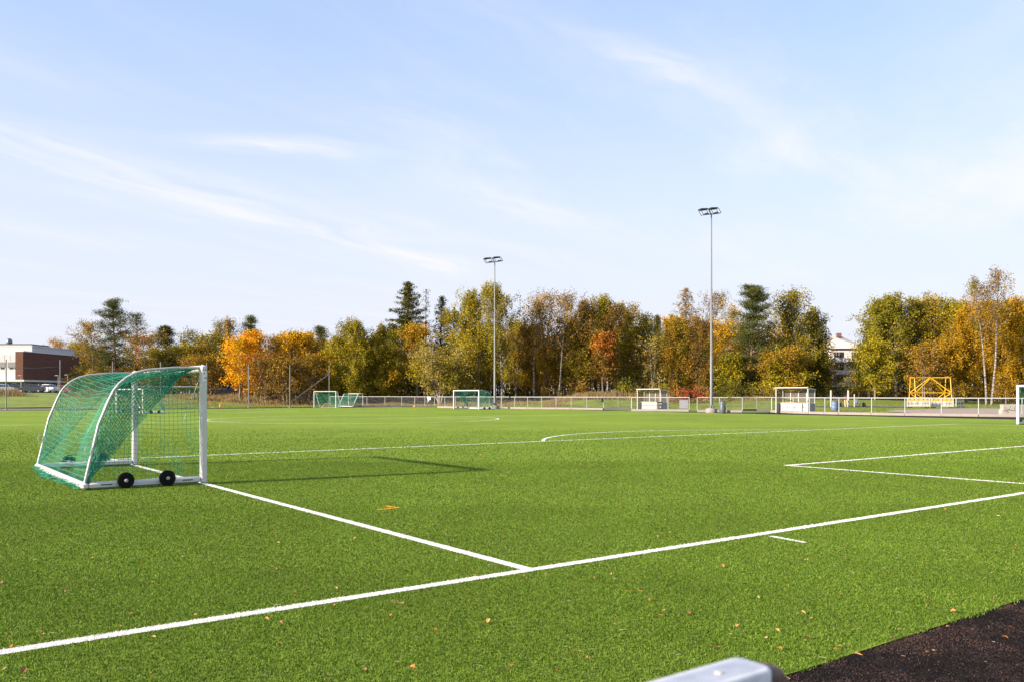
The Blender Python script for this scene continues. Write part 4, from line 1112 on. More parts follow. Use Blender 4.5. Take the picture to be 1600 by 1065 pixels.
# ------------------------------------------------------------------ cars
def car(name, label, x, y, z, rz, paint, L_=4.3, H=1.48, estate=False, W=1.78):
    t = thing('parked_car', label, 'car', (x, y, z), rz, 'cars parked left of the pitch')
    hl = L_/2
    zb = .22
    lo = [(-hl, .45), (-hl+.05, .30), (-hl+.25, zb), (hl-.25, zb), (hl-.03, .34), (hl, .58), (hl-.12, .78), (hl-.95, .96), (-hl+.15, 1.0), (-hl, .82)]
    M = Matrix.Identity(4)
    def body(prof, w0, w1):
        """profile swept across the width, narrowed towards the top"""
        n = len(prof); V = []
        for s in (-1, -.86, .86, 1):
            for px, pz in prof:
                k = 1.0 if abs(s) < 1 else .955
                w = (w0+(w1-w0)*max(0, min(1, (pz-.95)/.5)))/2
                V.append((px*k, s*w, pz if abs(s) < 1 else .25+(pz-.25)*.97))
        Fc = [tuple(reversed(range(n))), tuple(range(3*n, 4*n))]
        for r in range(3):
            for i in range(n): j = (i+1) % n; Fc.append((r*n+i, r*n+j, (r+1)*n+j, (r+1)*n+i))
        return V, Fc
    V, Fc = body(lo, W, W); MB()._add(V, Fc).build('body', paint, t, True)
    rear = -hl+.18 if estate else -hl+.55
    top = [(rear-.10, .97), (rear+(.12 if estate else .42), H-.04), (-.1, H), (.35, H-.03), (1.15, .94)]
    V, Fc = body(top, W*.93, W*.72); MB()._add(V, Fc).build('window_band', M_dark, t, True)
    rf = [(rear+(.16 if estate else .46), H-.045), (rear+(.22 if estate else .52), H+.012), (-.1, H+.022), (.33, H-.005), (.42, H-.05)]
    V, Fc = body(rf, W*.80, W*.745); MB()._add(V, Fc).build('roof', paint, t, True)
    for s in (-1, 1):
        for xx in (-hl*.62, hl*.64):
            Mx = Matrix.Translation((xx, s*(W/2-.10), .31)) @ Matrix.Rotation(R(90), 4, 'X')
            wh = MB().lathe([(.20, -.11), (.29, -.10), (.31, -.05), (.31, .05), (.29, .10), (.20, .11)], 20, M=Mx).build('wheel', M_rubber, t, True)
            MB().lathe([(.05, -.125), (.18, -.118), (.18, .118), (.05, .125)], 12, M=Mx).build('rim', M_silver, wh)
        MB().box((hl-.10, s*W*.36, .66), (.12, .34, .13), bev=.03).build('headlight', M_panel, t)
        MB().box((-hl+.03, s*W*.39, .80), (.08, .22, .16), bev=.02).build('tail_light', mat('tail_light_red', (.4, .02, .02), .3), t)
        for xx in (rear+.28, .02, .72):
            MB().tube([(xx+(.0 if xx < .5 else .3), s*W*.462, .97), (xx, s*W*.385, H-.05)], .028, 6).build('pillar', paint, t)
    return t
def paintm(n, c): return mat(n, c, .25, .0, None, None, .6)
def cars():
    S = [(-6, 152, 'light blue car cut by the left edge of the photo', paintm('light_blue_paint', (.20, .32, .50)), 5, 0),
         (8, 150, 'pale silver and blue car beside the first net pole', paintm('silver_blue_paint', (.30, .38, .52)), 8, 1),
         (26, 152, 'black car behind the dry shrubs at the left', paintm('black_car_paint', (.015, .017, .02)), 12, 0),
         (49, 150, 'dark grey car standing side on in the car park', paintm('grey_car_paint', (.06, .06, .065)), 14, 0),
         (61, 158, 'black hatchback behind the dark grey car', paintm('black_car_paint', (.015, .017, .02)), 6, 0),
         (72, 153, 'white car in the middle of the car park row', paintm('white_car_paint', (.72, .72, .74)), -8, 0),
         (82, 168, 'dark blue car right of the white car', paintm('dark_blue_paint', (.03, .06, .16)), -5, 0),
         (100, 166, 'red car at the right end of the car park row', paintm('red_car_paint', (.38, .015, .03)), 4, 0),
         (170, 158, 'dark blue car seen above the near goal net', paintm('dark_blue_paint', (.03, .06, .16)), 3, 1),
         (350, 142, 'black car in the shade under the orange maple', paintm('black_car_paint', (.015, .017, .02)), 0, 0),
         (372, 143, 'dark grey car in the shade right of the black one', paintm('grey_car_paint', (.11, .11, .12)), 4, 0)]
    for px, Y, lab, pm, a, es in S:
        X, Yy, z = at(px, Y); car('c', lab, X, Yy, z+.04, R(180+a) if px in (72, 49) else R(a), pm, estate=bool(es))
cars()
drape('car_park', [(-120, 611.2, 615.0), (-60, 611.2, 615.0), (0, 611.2, 615.0), (40, 611.2, 614.9), (80, 611.2, 614.6), (120, 611.2, 614.2), (190, 611.3, 613.9)], mat('car_park_asphalt', (.16, .15, .15), .9, 0, (2, .6, (.20, .19, .18))), .04)

# ------------------------------------------------------------------ trees
def tubes_np(paths):
    V = []; Q = []; o = 0
    for pts, rad, n in paths:
        pts = np.asarray(pts, float); m = len(pts); d = np.gradient(pts, axis=0); d /= np.linalg.norm(d, axis=1, keepdims=True)+1e-9
        ref = np.array([1., 0, 0]) if abs(d[0, 0]) < .8 else np.array([0, 1., 0])
        u = np.cross(d, ref); u /= np.linalg.norm(u, axis=1, keepdims=True)+1e-9; w_ = np.cross(d, u)
        an = 2*np.pi*np.arange(n)/n
        ring = pts[:, None]+(u[:, None]*np.cos(an)[None, :, None]+w_[:, None]*np.sin(an)[None, :, None])*np.asarray(rad)[:, None, None]
        V.append(ring.reshape(-1, 3)); i = np.arange(m*n).reshape(m, n)+o
        Q.append(np.stack([i[:-1], np.roll(i, -1, 1)[:-1], np.roll(i, -1, 1)[1:], i[1:]], -1).reshape(-1, 4)); o += m*n
    return np.concatenate(V), np.concatenate(Q)
def limb(rng, p, d, L_, n=5, wob=.12, up=0.0):
    pts = [np.array(p, float)]; d = np.array(d, float); d /= np.linalg.norm(d)
    for i in range(n):
        d = d+rng.normal(0, wob, 3); d[2] += up; d /= np.linalg.norm(d); pts.append(pts[-1]+d*L_/n)
    return np.array(pts)
def leaf_quads(rng, C, per, sig, size, cols, jit=.22, asp=.62, flat_=0.0):
    n = len(C)*per; c = np.repeat(C, per, 0)+rng.normal(0, 1, (n, 3))*np.asarray(sig)
    u = rng.normal(0, 1, (n, 3)); u /= np.linalg.norm(u, axis=1, keepdims=True)
    v = rng.normal(0, 1, (n, 3)); v[:, 2] += 0; v = np.cross(u, v); v /= np.linalg.norm(v, axis=1, keepdims=True)
    if flat_: u[:, 2] *= 1-flat_
    s = size*rng.uniform(.55, 1.25, (n, 1))
    V = np.stack([c-u*s/2, c-v*s/2*asp, c+u*s/2, c+v*s/2*asp], 1)
    col = np.repeat(cols, per, 0)*(1+rng.uniform(-jit, jit, (n, 1)))*(1+rng.uniform(-.07, .07, (n, 3)))
    return V, np.repeat(np.clip(col, .004, .95)[:, None], 4, 1)

PAL = {
 'olive':  [(.20, .165, .018), (.15, .13, .016), (.24, .19, .02)],
 'yg':     [(.29, .25, .018), (.22, .20, .016), (.35, .27, .018)],
 'green':  [(.18, .175, .016), (.23, .205, .018), (.13, .135, .014)],
 'brown':  [(.235, .14, .03), (.17, .11, .028), (.28, .165, .028)],
 'brol':   [(.28, .175, .018), (.21, .15, .018), (.31, .18, .018)],
 'gold':   [(.37, .225, .014), (.29, .19, .014), (.43, .24, .012)],
 'orange': [(.70, .33, .012), (.60, .28, .012), (.74, .39, .014)],
 'yellow': [(.60, .38, .014), (.50, .31, .014), (.62, .34, .012)],
 'redor':  [(.44, .16, .03), (.40, .18, .028), (.32, .12, .03)],
 'red':    [(.30, .06, .03), (.24, .05, .025), (.28, .12, .03)],
 'dark':   [(.055, .060, .013), (.075, .075, .013), (.065, .055, .012)],
 'pine':   [(.085, .098, .028), (.12, .125, .036), (.06, .072, .024)],
 'spruce': [(.078, .078, .014), (.11, .10, .016), (.052, .056, .013)],
 'grey':   [(.34, .27, .08), (.27, .22, .06), (.25, .205, .035)],
 'tan':    [(.24, .17, .08), (.20, .14, .06), (.18, .12, .04)],
}
def pick(rng, names, n, P=None, top=None):
    """colour of each clump; names may hold two palettes, the second one taking patches"""
    a = np.array(PAL[names[0]]); c = a[rng.integers(0, len(a), n)]
    if len(names) > 1 and P is not None:
        b = np.array(PAL[names[1]]); ph = rng.uniform(0, 6, 3)
        f = np.sin(P[:, 0]*1.3+ph[0])+np.sin(P[:, 1]*1.1+ph[1])+np.sin(P[:, 2]*1.0+ph[2])
        k = f > .6; c[k] = b[rng.integers(0, len(b), int(k.sum()))]
    return c*np.array([1.06, .99, .85])*rng.uniform(.60, 1.34, (n, 1))

def make_tree(name, label, px, top, hw, Y, kind='dec', pal=('olive',), base=.18, dens=1.0, bark=None, seed=None, trunks=1, cat='tree', group=None, lean=0):
    X, Yy, z0 = at(px, Y); H = hz(top, Y)-z0; Rr = hw/F*Y*{'dec': 1.22, 'birch': 1.2, 'poplar': 1.2, 'spruce': 1.25, 'pine': 1.12}.get(kind, 1.0)
    rng = np.random.default_rng(seed if seed is not None else int(px*7+top*3+Y))
    paths = []; cl = []; big = 1.0
    tw = thing(name, label, cat, (X, Yy, z0-.05), 0, group)
    leafV = []; leafC = []
    r0 = (.013 if kind != 'birch' else .0075)*H+.03
    if kind in ('dec', 'birch', 'willow', 'poplar'):
        stems = []
        for s in range(trunks):
            a = rng.uniform(0, 6.28) if trunks > 1 else 0; sp = (.10 if kind != 'willow' else .42) if trunks > 1 else 0
            d = np.array([math.cos(a+s*6.28/trunks)*sp+lean, math.sin(a+s*6.28/trunks)*sp*.6, 1.0])
            p = limb(rng, (math.cos(a)*.3*(trunks > 1), .0, 0), d, H*(.93 if kind != 'willow' else .62), 9, .035, .03)
            stems.append(p); paths.append((p, np.linspace(r0*(1 if trunks == 1 else (.7 if kind != 'willow' else 1.0)), .02, 10)**1, 7))
        nb = int({'dec': 30, 'birch': 30, 'willow': 34, 'poplar': 38}[kind]*max(.6, dens**.5))
        for i in range(nb):
            st = stems[i % len(stems)]; f = base+(1-base)*((i+.5)/nb)**.9*.97
            q = f*9*(1 if kind != 'willow' else .98); k = min(8, int(q)); p0 = st[k]+(st[k+1]-st[k])*(q-k)
            u = (f-base)/(1-base)
            if kind == 'birch': env = (math.sin(math.pi*min(1, u*.86+.12))**.75)*(1-.35*u)
            elif kind == 'poplar': env = (math.sin(math.pi*min(1, u*.84+.14))**.6)
            else: env = (math.sin(math.pi*min(1, u*.80+.19))**.62)
            Ln = Rr*env*rng.uniform(.62, 1.12); az = i*2.4+rng.uniform(-.4, .4)
            el = {'dec': .35+u*.7, 'birch': .75+u*.35, 'willow': .55+u*.5, 'poplar': .8+u*.4}[kind]
            if kind == 'willow': p0 = st[min(8, int(2+6*u))]; Ln *= 1.0
            d = np.array([math.cos(az)*math.cos(el), math.sin(az)*math.cos(el), math.sin(el)])
            Lb = Ln/max(.45, math.cos(el)); Lb = min(Lb, Ln*1.7)
            b = limb(rng, p0, d, Lb, 5, .13, -.02)
            b[:, 2] = np.minimum(b[:, 2], H*.985)
            paths.append((b, np.linspace(r0*.38*(1-.6*f), .012, 6), 4))
            ns = 7
            for s in range(ns):
                g = .25+.75*s/(ns-1); kk = min(4, int(g*5)); q0 = b[kk]+(b[kk+1]-b[kk])*(g*5-kk) if kk < 5 else b[5]
                d2 = d*.6+rng.normal(0, .75, 3); d2[2] += .25
                if kind == 'birch': d2[2] -= .15
                sb = limb(rng, q0, d2, Rr*.30*rng.uniform(.6, 1.2), 3, .2, -.05 if kind != 'birch' else -.28)
                if s % 2 == 0: paths.append((sb, np.linspace(.022, .006, 4), 3))
                cl += [sb[2], sb[3], sb[1]*.5+sb[0]*.5]
                if kind == 'birch':
                    for q in range(3): cl.append(sb[3]+np.array([rng.normal(0, .1), rng.normal(0, .1), -.28*(q+1)]))
        C = np.array(cl)
        keep = rng.uniform(size=len(C)) < min(1, .62+.38*dens); C = C[keep]
        # gaps: thin the crown where a slow noise is low
        ph = rng.uniform(0, 6, 3); fn = np.sin(C[:, 0]*1.6+ph[0])+np.sin(C[:, 2]*1.5+ph[1])+np.sin(C[:, 1]*1.4+ph[2])
        C = C[(fn > -1.55) | (rng.uniform(size=len(C)) < .35)]
        per = int(max(3, 13*dens*(1 if kind != 'birch' else .62)))
        sg = (.34, .34, .28) if kind != 'birch' else (.17, .17, .30)
        V, T = leaf_quads(rng, C, per, sg, .25 if kind != 'birch' else .20, pick(rng, pal, len(C), C))
        leafV.append(V); leafC.append(T)
    elif kind == 'pine':
        p = limb(rng, (0, 0, 0), (lean, 0, 1), H*.97, 9, .03, .03); paths.append((p, np.linspace(r0*1.15, .04, 10), 8))
        nb = int(40*dens**.4)
        for i in range(nb):
            f = base+(1-base)*(i+.5)/nb; q = f*9; k = min(8, int(q)); p0 = p[k]+(p[k+1]-p[k])*(q-k); u = (f-base)/(1-base)
            env = (.50+.60*(1-u)**.8)*(1-u**5*.6)*rng.uniform(.45, 1.2)
            az = i*2.4+rng.uniform(-.5, .5); el = rng.uniform(-.12, .42)+.35*u
            d = np.array([math.cos(az)*math.cos(el), math.sin(az)*math.cos(el), math.sin(el)]); Lb = Rr*env
            b = limb(rng, p0, d, Lb, 5, .12, .05); paths.append((b, np.linspace(r0*.34, .02, 6), 4))
            for s in range(6):
                g = .35+.65*s/5; kk = min(4, int(g*5)); q0 = b[kk]+(b[min(5, kk+1)]-b[kk])*(g*5-kk)
                for q in range(2):
                    off = rng.normal(0, .26*Lb**.5, 3)*(1, 1, .25); cl.append(q0+off+(0, 0, .12))
        C = np.array(cl); V, T = leaf_quads(rng, C, int(20*dens+3), (.40, .40, .15), .24, pick(rng, pal, len(C), C), .3, .30)
        leafV.append(V); leafC.append(T)
    elif kind == 'spruce':
        p = limb(rng, (0, 0, 0), (lean, 0, 1), H*.985, 9, .008, .03); paths.append((p, np.linspace(r0, .02, 10), 7))
        nb = int(70*max(.4, dens)**.6)
        for i in range(nb):
            f = base+(1-base)*((i+.5)/nb)**.95; q = f*9; k = min(8, int(q)); p0 = p[k]+(p[k+1]-p[k])*(q-k); u = (f-base)/(1-base)
            Lb = Rr*(1-u)**.62*rng.uniform(.62, 1.12)+.15; az = i*2.4+rng.uniform(-.4, .4); el = -.25+.6*u
            d = np.array([math.cos(az)*math.cos(el), math.sin(az)*math.cos(el), math.sin(el)])
            b = limb(rng, p0, d, Lb, 4, .08, .03); paths.append((b, np.linspace(.05, .012, 5), 3))
            m = max(3, int(Lb/.32))
            for s in range(m):
                g = .12+.88*s/max(1, m-1); kk = min(3, int(g*4)); q0 = b[kk]+(b[kk+1]-b[kk])*(g*4-kk); w2 = .22*(1-.5*g)*Lb**.5
                cl.append(q0+rng.normal(0, w2, 3)*(1, 1, .3)+(0, 0, -.10))
        cl.append(p[-1])
        C = np.array(cl); V, T = leaf_quads(rng, C, int(17*dens+3), (.20, .20, .14), .26, pick(rng, pal, len(C), C), .3, .4)
        leafV.append(V); leafC.append(T)
    elif kind == 'bush':
        n = int(70*dens*max(1, Rr*H/4)); a = rng.uniform(0, 6.28, n); rr = Rr*rng.uniform(.15, 1, n)**.6
        zz = H*rng.uniform(.06, 1, n); k = (rr/Rr)**2*.8+(zz/H)**2 < 1.05+rng.uniform(-.2, .15, n)
        C = np.stack([rr*np.cos(a), rr*np.sin(a)*.7, zz], -1)[k]
        for i in range(9):
            t_ = C[rng.integers(0, len(C))]; paths.append((np.stack([t_*g*(g if j < 2 else 1)+(0, 0, 0) for j, g in enumerate(np.linspace(0, 1, 5))]), np.linspace(.035, .01, 5), 4))
        V, T = leaf_quads(rng, C, 12, (.28, .28, .22), .23, pick(rng, pal, len(C), C)); leafV.append(V); leafC.append(T)
    pv, pq = tubes_np(paths)
    np_mesh('trunk' if kind != 'bush' else 'stem', pv, [pq], bark or M_bark, tw, smooth=True)
    V = np.concatenate(leafV).reshape(-1, 3); T = np.concatenate(leafC).reshape(-1, 3)
    V[:, 2] = np.maximum(V[:, 2], .05)
    np_mesh('crown' if kind != 'bush' else 'foliage', V, [np.arange(len(V)).reshape(-1, 4)], M_leaf, tw, tint=T)
    return tw

G = 'trees beyond the pitch'
T = [
 # px, top, halfwidth, Y, kind, palette, base, dens, bark, label, trunks
 (90, 532, 20, 204, 'dec', ('redor', 'gold'), .2, .8, None, 'thin orange tree rising behind the brick building', 1),
 (118, 543, 34, 200, 'dec', ('gold', 'yg'), .08, 1.2, None, 'yellow green tree beside the end of the brick building', 1),
 (124, 515, 26, 204, 'dec', ('brown', 'grey'), .25, .5, None, 'thin brown tree sticking up over the yellow tree left of the tall pine', 1),
 (146, 505, 26, 158, 'dec', ('brol', 'brown'), .12, .8, None, 'brown olive tree just left of the tall pine', 1),
 (130, 572, 30, 148, 'bush', ('dark', 'olive'), 0, 1.2, None, 'dark hedge like bush right of the brick building', 1),
 (156, 568, 26, 146, 'bush', ('olive', 'gold'), 0, 1.2, None, 'olive bush left of the trunk of the tall pine', 1),
 (181, 469, 40, 142, 'pine', ('pine',), .12, 2.1, M_pbark, 'tallest dark pine on the left, above the near goal', 1),
 (209, 486, 24, 148, 'pine', ('pine', 'grey'), .3, .75, M_pbark, 'thin pine with see through crown right of the tall pine', 1),
 (232, 528, 30, 140, 'dec', ('brol', 'redor'), .15, .8, None, 'brown yellow tree between the thin pine and the small pine', 1),
 (262, 509, 26, 144, 'pine', ('pine', 'dark'), .2, 1.6, M_pbark, 'small dark pine above the crossbar of the near goal', 1),
 (247, 550, 26, 136, 'dec', ('olive', 'dark'), .08, 1.1, None, 'dark olive tree at the foot of the small pine', 1),
 (301, 513, 15, 156, 'dec', ('green',), .3, .6, None, 'pale green slender tree top right of the small pine', 1),
 (292, 545, 26, 140, 'dec', ('green', 'yg'), .12, 1.1, None, 'fresh green tree behind the near goal post', 1),
 (324, 527, 24, 142, 'dec', ('olive', 'brol'), .12, 1.1, None, 'round olive tree left of the orange maple', 1),
 (341, 494, 17, 152, 'birch', ('brol', 'olive'), .35, .6, M_birch, 'sparse birch top standing over the left shoulder of the orange maple', 1),
 (362, 490, 17, 150, 'birch', ('olive', 'brol'), .3, .8, M_birch, 'birch top between the sparse birch and the leaning pine', 1),
 (391, 492, 17, 152, 'pine', ('pine',), .4, 1.1, M_pbark, 'dark pine top peeping over the orange maple', 1),
 (318, 563, 28, 126, 'dec', ('brown', 'brol'), .18, .8, M_gbark, 'low brown tree right of the near goal post', 1),
 (374, 533, 25, 122, 'dec', ('orange', 'yellow'), .14, 1.1, M_gbark, 'bright orange maple, left half of the glowing pair', 1),
 (398, 518, 18, 126, 'dec', ('orange', 'gold'), .2, 1.1, M_gbark, 'bright orange maple with the highest orange crown', 1),
 (430, 530, 22, 132, 'dec', ('brown', 'redor'), .2, 1.0, M_gbark, 'reddish tree between the orange and the yellow maple', 1),
 (452, 524, 22, 128, 'dec', ('yellow', 'brol'), .3, 1.0, M_gbark, 'yellow orange maple left of the slanting brace', 1),
 (478, 524, 24, 130, 'dec', ('yellow', 'brol'), .25, 1.0, M_gbark, 'yellow maple directly above the slanting brace', 1),
 (412, 562, 26, 120, 'dec', ('brown', 'redor'), .2, .75, M_gbark, 'low brown tree in front of the orange maples', 2),
 (447, 566, 25, 119, 'dec', ('brown', 'brol'), .2, .7, M_gbark, 'low twiggy brown tree behind the seventh net pole', 2),
 (484, 560, 24, 121, 'dec', ('brown', 'brol'), .2, .7, M_gbark, 'brown tree behind the slanting brace', 2),
 (507, 507, 14, 150, 'pine', ('pine',), .4, 1.1, M_pbark, 'round dark pine top right of the yellow maple', 1),
 (506, 545, 20, 130, 'dec', ('brown', 'redor'), .15, 1.0, None, 'russet tree under the round pine top', 1),
 (486, 518, 8, 158, 'spruce', ('spruce',), .3, .9, None, 'tiny dark spruce tip behind the yellow maple', 1),
 (440, 521, 8, 158, 'spruce', ('spruce',), .3, .9, None, 'dark spruce tip behind the reddish tree', 1),
 (548, 493, 31, 122, 'birch', ('yg', 'olive'), .12, 1.6, M_birch, 'yellow green birch above the pair of small goals', 1),
 (524, 530, 22, 124, 'dec', ('yg', 'gold'), .1, 1.1, None, 'yellow green bushy tree left below the birch of the small goals', 1),
 (570, 528, 20, 124, 'dec', ('yg', 'olive'), .1, 1.1, None, 'olive yellow tree close right of the birch of the small goals', 1),
 (588, 504, 20, 128, 'birch', ('olive', 'brol'), .15, 1.4, M_birch, 'slim olive birch left of the dark gap', 1),
 (566, 516, 9, 155, 'spruce', ('spruce',), .3, .9, None, 'small spruce tip between the two birches', 1),
 (601, 540, 18, 124, 'dec', ('olive', 'gold'), .06, 1.1, None, 'dark olive tree at the edge of the dark gap', 1),
 (613, 508, 20, 134, 'dec', ('green', 'dark'), .15, 1.2, None, 'green tree left under the tall spruce', 1),
 (636, 438, 42, 142, 'spruce', ('spruce',), .1, 2.4, M_bark, 'tallest dark spruce with the pointed top', 1),
 (664, 450, 14, 146, 'spruce', ('spruce', 'brown'), .35, .28, M_gbark, 'almost bare conifer right of the tallest spruce', 1),
 (687, 461, 24, 146, 'spruce', ('spruce',), .2, 1.3, M_bark, 'ragged dark spruce, third of the pointed trees', 1),
 (652, 512, 26, 126, 'dec', ('gold', 'brol'), .28, 1.2, M_gbark, 'golden brown tree under the tallest spruce', 1),
 (690, 514, 44, 118, 'willow', ('grey', 'yg'), .3, 1.5, M_gbark, 'wide multi stem willow with greyish leaves left of the far goal', 6),
 (716, 484, 26, 134, 'dec', ('yg', 'olive'), .15, 1.2, None, 'olive yellow tree behind the right side of the willow', 1),
 (738, 520, 26, 121, 'dec', ('brol', 'yg'), .15, 1.2, None, 'brown olive tree left of the far floodlight mast', 1),
 (750, 452, 38, 120, 'birch', ('yg', 'olive'), .2, 1.7, M_gbark, 'big drooping birch behind the far floodlight mast', 1),
 (784, 434, 33, 118, 'birch', ('olive', 'yg'), .18, 1.5, M_birch, 'tall drooping birch with white trunk right of the far floodlight mast', 1),
 (806, 505, 22, 128, 'dec', ('brown', 'brol'), .2, .9, None, 'brown tree between the drooping birch and the bare topped birches', 1),
 (835, 465, 30, 122, 'birch', ('brown', 'brol'), .35, .75, M_birch, 'bare topped brown birch, leftmost of three white trunks', 1),
 (850, 452, 38, 124, 'birch', ('brown', 'gold'), .3, .85, M_birch, 'bare topped brown birch, middle of three white trunks', 1),
 (872, 455, 38, 121, 'birch', ('brown', 'brol'), .4, .75, M_birch, 'leaning bare topped birch, right one of three white trunks', 1),
 (840, 515, 30, 126, 'dec', ('gold', 'brown'), .12, 1.2, None, 'golden brown tree filling in behind the three white trunks', 1),
 (882, 498, 28, 125, 'dec', ('brol', 'brown'), .12, 1.2, None, 'brown olive tree right of the three white trunks', 1),
 (905, 510, 22, 122, 'dec', ('olive', 'brown'), .06, 1.2, None, 'dark olive tree behind the dry grass mound', 1),
 (926, 462, 26, 122, 'birch', ('brol', 'brown'), .25, 1.3, M_birch, 'brown birch standing on the dry grass mound, left one', 1),
 (950, 455, 30, 121, 'birch', ('brown', 'yg'), .25, 1.3, M_birch, 'brown birch standing on the dry grass mound, right one', 1),
 (938, 480, 32, 127, 'dec', ('brol', 'brown'), .15, 1.2, None, 'broad brown tree behind the mound birches', 1),
 (942, 517, 15, 120.5, 'dec', ('brown', 'redor'), .3, .9, None, 'small orange maple glowing among the mound birches', 1),
 (973, 478, 26, 130, 'dec', ('yg', 'brol'), .12, 1.3, None, 'yellow green tree above the far dugout', 1),
 (1000, 490, 26, 132, 'dec', ('olive', 'yg'), .12, 1.2, None, 'olive tree left of the little spruce', 1),
 (1018, 530, 24, 122, 'dec', ('grey', 'brown'), .15, .5, M_gbark, 'thin greyish tree full of twigs above the far dugout', 2),
 (1029, 491, 10, 138, 'spruce', ('spruce',), .2, 1.2, None, 'little dark spruce between yellow trees above the far dugout', 1),
 (1046, 492, 18, 142, 'dec', ('yellow', 'yg'), .3, 1.0, None, 'bright yellow tree top right of the little spruce', 1),
 (1072, 449, 36, 132, 'spruce', ('brown', 'brol'), .2, 1.1, M_gbark, 'pointed brown larch left of the near floodlight mast', 1),
 (1100, 447, 28, 134, 'birch', ('brown', 'grey'), .35, .75, M_gbark, 'thin brown topped tree behind the near floodlight mast', 1),
 (1060, 502, 34, 123, 'birch', ('brol', 'olive'), .1, 1.7, None, 'broad brown tree above the red bush', 1),
 (1093, 498, 34, 122, 'birch', ('brown', 'olive'), .1, 1.6, None, 'brown tree directly behind the foot of the near floodlight mast', 1),
 (1139, 466, 14, 140, 'birch', ('grey', 'yellow'), .4, .6, M_birch, 'pale thin birch top left of the big pine', 1),
 (1130, 505, 24, 130, 'dec', ('yellow', 'yg'), .15, 1.0, None, 'yellow tree left of the big pine', 1),
 (1172, 446, 44, 122, 'pine', ('pine',), .06, 3.0, M_pbark, 'big pine right of the near floodlight mast', 1),
 (1138, 558, 18, 120, 'dec', ('green', 'yg'), .06, 1.1, None, 'low green tree at the foot of the big pine', 1),
 (1207, 552, 22, 118, 'dec', ('olive', 'brol'), .06, 1.1, None, 'low golden green tree left of the near dugout', 1),
 (1238, 460, 34, 124, 'poplar', ('yg', 'olive'), .15, 1.0, None, 'tall yellow green tree above the near dugout', 1),
 (1222, 480, 18, 128, 'poplar', ('yg', 'gold'), .15, .7, None, 'slim yellow green tree right of the big pine', 1),
 (1272, 487, 24, 120, 'dec', ('olive', 'dark'), .06, 1.7, None, 'dense dark olive tree left of the apartment block gap', 1),
 (1232, 552, 30, 117, 'dec', ('brol', 'yg'), .05, 1.3, None, 'low golden tree behind the near dugout', 1),
 (1286, 565, 12, 124, 'dec', ('gold', 'redor'), .1, .8, None, 'small orange tree at the foot of the dark olive tree', 1),
 (1322, 583, 15, 140, 'bush', ('green', 'dark'), 0, .8, None, 'green shrubs at the foot of the apartment block', 1),
 (1361, 472, 26, 126, 'poplar', ('green', 'yg'), .1, 1.2, M_gbark, 'tall green tree right of the apartment block gap', 1),
 (1388, 476, 32, 128, 'poplar', ('green', 'olive'), .1, 1.2, M_gbark, 'green tree second from the apartment block gap', 1),
 (1401, 460, 28, 124, 'poplar', ('green', 'olive'), .1, 1.2, M_gbark, 'pointed green tree above the left end of the barriers', 1),
 (1367, 540, 26, 120, 'dec', ('yg', 'green'), .12, 1.2, M_gbark, 'low bright green tree left of the climbing frame', 1),
 (1348, 590, 16, 130, 'bush', ('gold', 'redor'), 0, .9, None, 'low orange shrubs behind the wheeled cart', 1),
 (1342, 534, 13, 138, 'poplar', ('yg', 'green'), .08, .6, None, 'slim thin tree partly covering the tall pale apartment block', 1),
 (1428, 474, 32, 126, 'poplar', ('olive', 'gold'), .1, 1.2, None, 'olive gold tree directly above the climbing frame', 1),
 (1459, 468, 32, 127, 'poplar', ('yg', 'brol'), .1, 1.1, None, 'olive gold tree with a tufted top right of the climbing frame', 1),
 (1445, 545, 26, 116, 'dec', ('brown', 'brol'), .15, .8, M_gbark, 'low brown twiggy tree framed by the yellow climbing frame', 2),
 (1490, 472, 30, 124, 'poplar', ('yg', 'gold'), .1, 1.3, M_birch, 'yellow green tree left of the two tall white birches', 1),
 (1510, 476, 24, 120, 'birch', ('gold', 'brol'), .12, 1.8, M_birch, 'golden birch with thin white trunk left of the two tall birches', 1),
 (1480, 530, 30, 118, 'birch', ('gold', 'brol'), .1, 1.6, None, 'low golden tree right of the climbing frame', 1),
 (1541, 420, 21, 111, 'birch', ('brown', 'olive'), .5, .6, M_birch, 'left one of the two tallest white birches', 1),
 (1549, 406, 23, 110.5, 'birch', ('brown', 'brol'), .5, .6, M_birch, 'right leaning one of the two tallest white birches', 1),
 (1540, 480, 36, 120, 'poplar', ('gold', 'brol'), .1, 1.2, None, 'golden tree filling in behind the two tallest birches', 1),
 (1572, 480, 28, 117, 'birch', ('gold', 'brol'), .08, 1.9, None, 'golden tree right of the two tallest birches', 1),
 (1602, 474, 36, 119, 'poplar', ('gold', 'yg'), .08, 1.3, None, 'golden tree cut by the right edge of the photo', 1),
 (1642, 480, 30, 118, 'poplar', ('gold', 'olive'), .08, 1.2, None, 'golden tree standing furthest right of the wood', 1),
]
for px, top, hw, Y, kind, pal, base, dens, bark, lab, nt_ in T:
    nm = {'pine': 'pine_tree', 'spruce': 'spruce_tree', 'birch': 'birch_tree', 'willow': 'willow_tree', 'bush': 'bush'}.get(kind, 'leafy_tree')
    if 'larch' in lab: nm = 'larch_tree'
    if 'maple' in lab: nm = 'maple_tree'
    make_tree(nm, lab, px, top, hw, Y, kind, pal, base, dens, bark, trunks=nt_, cat='tree' if kind != 'bush' else 'bush', group=G if kind != 'bush' else 'bushes at the edge of the wood', lean=.12 if 'leaning' in lab and 'pine' not in lab else (.0))
GB_ = 'bushes at the edge of the wood'
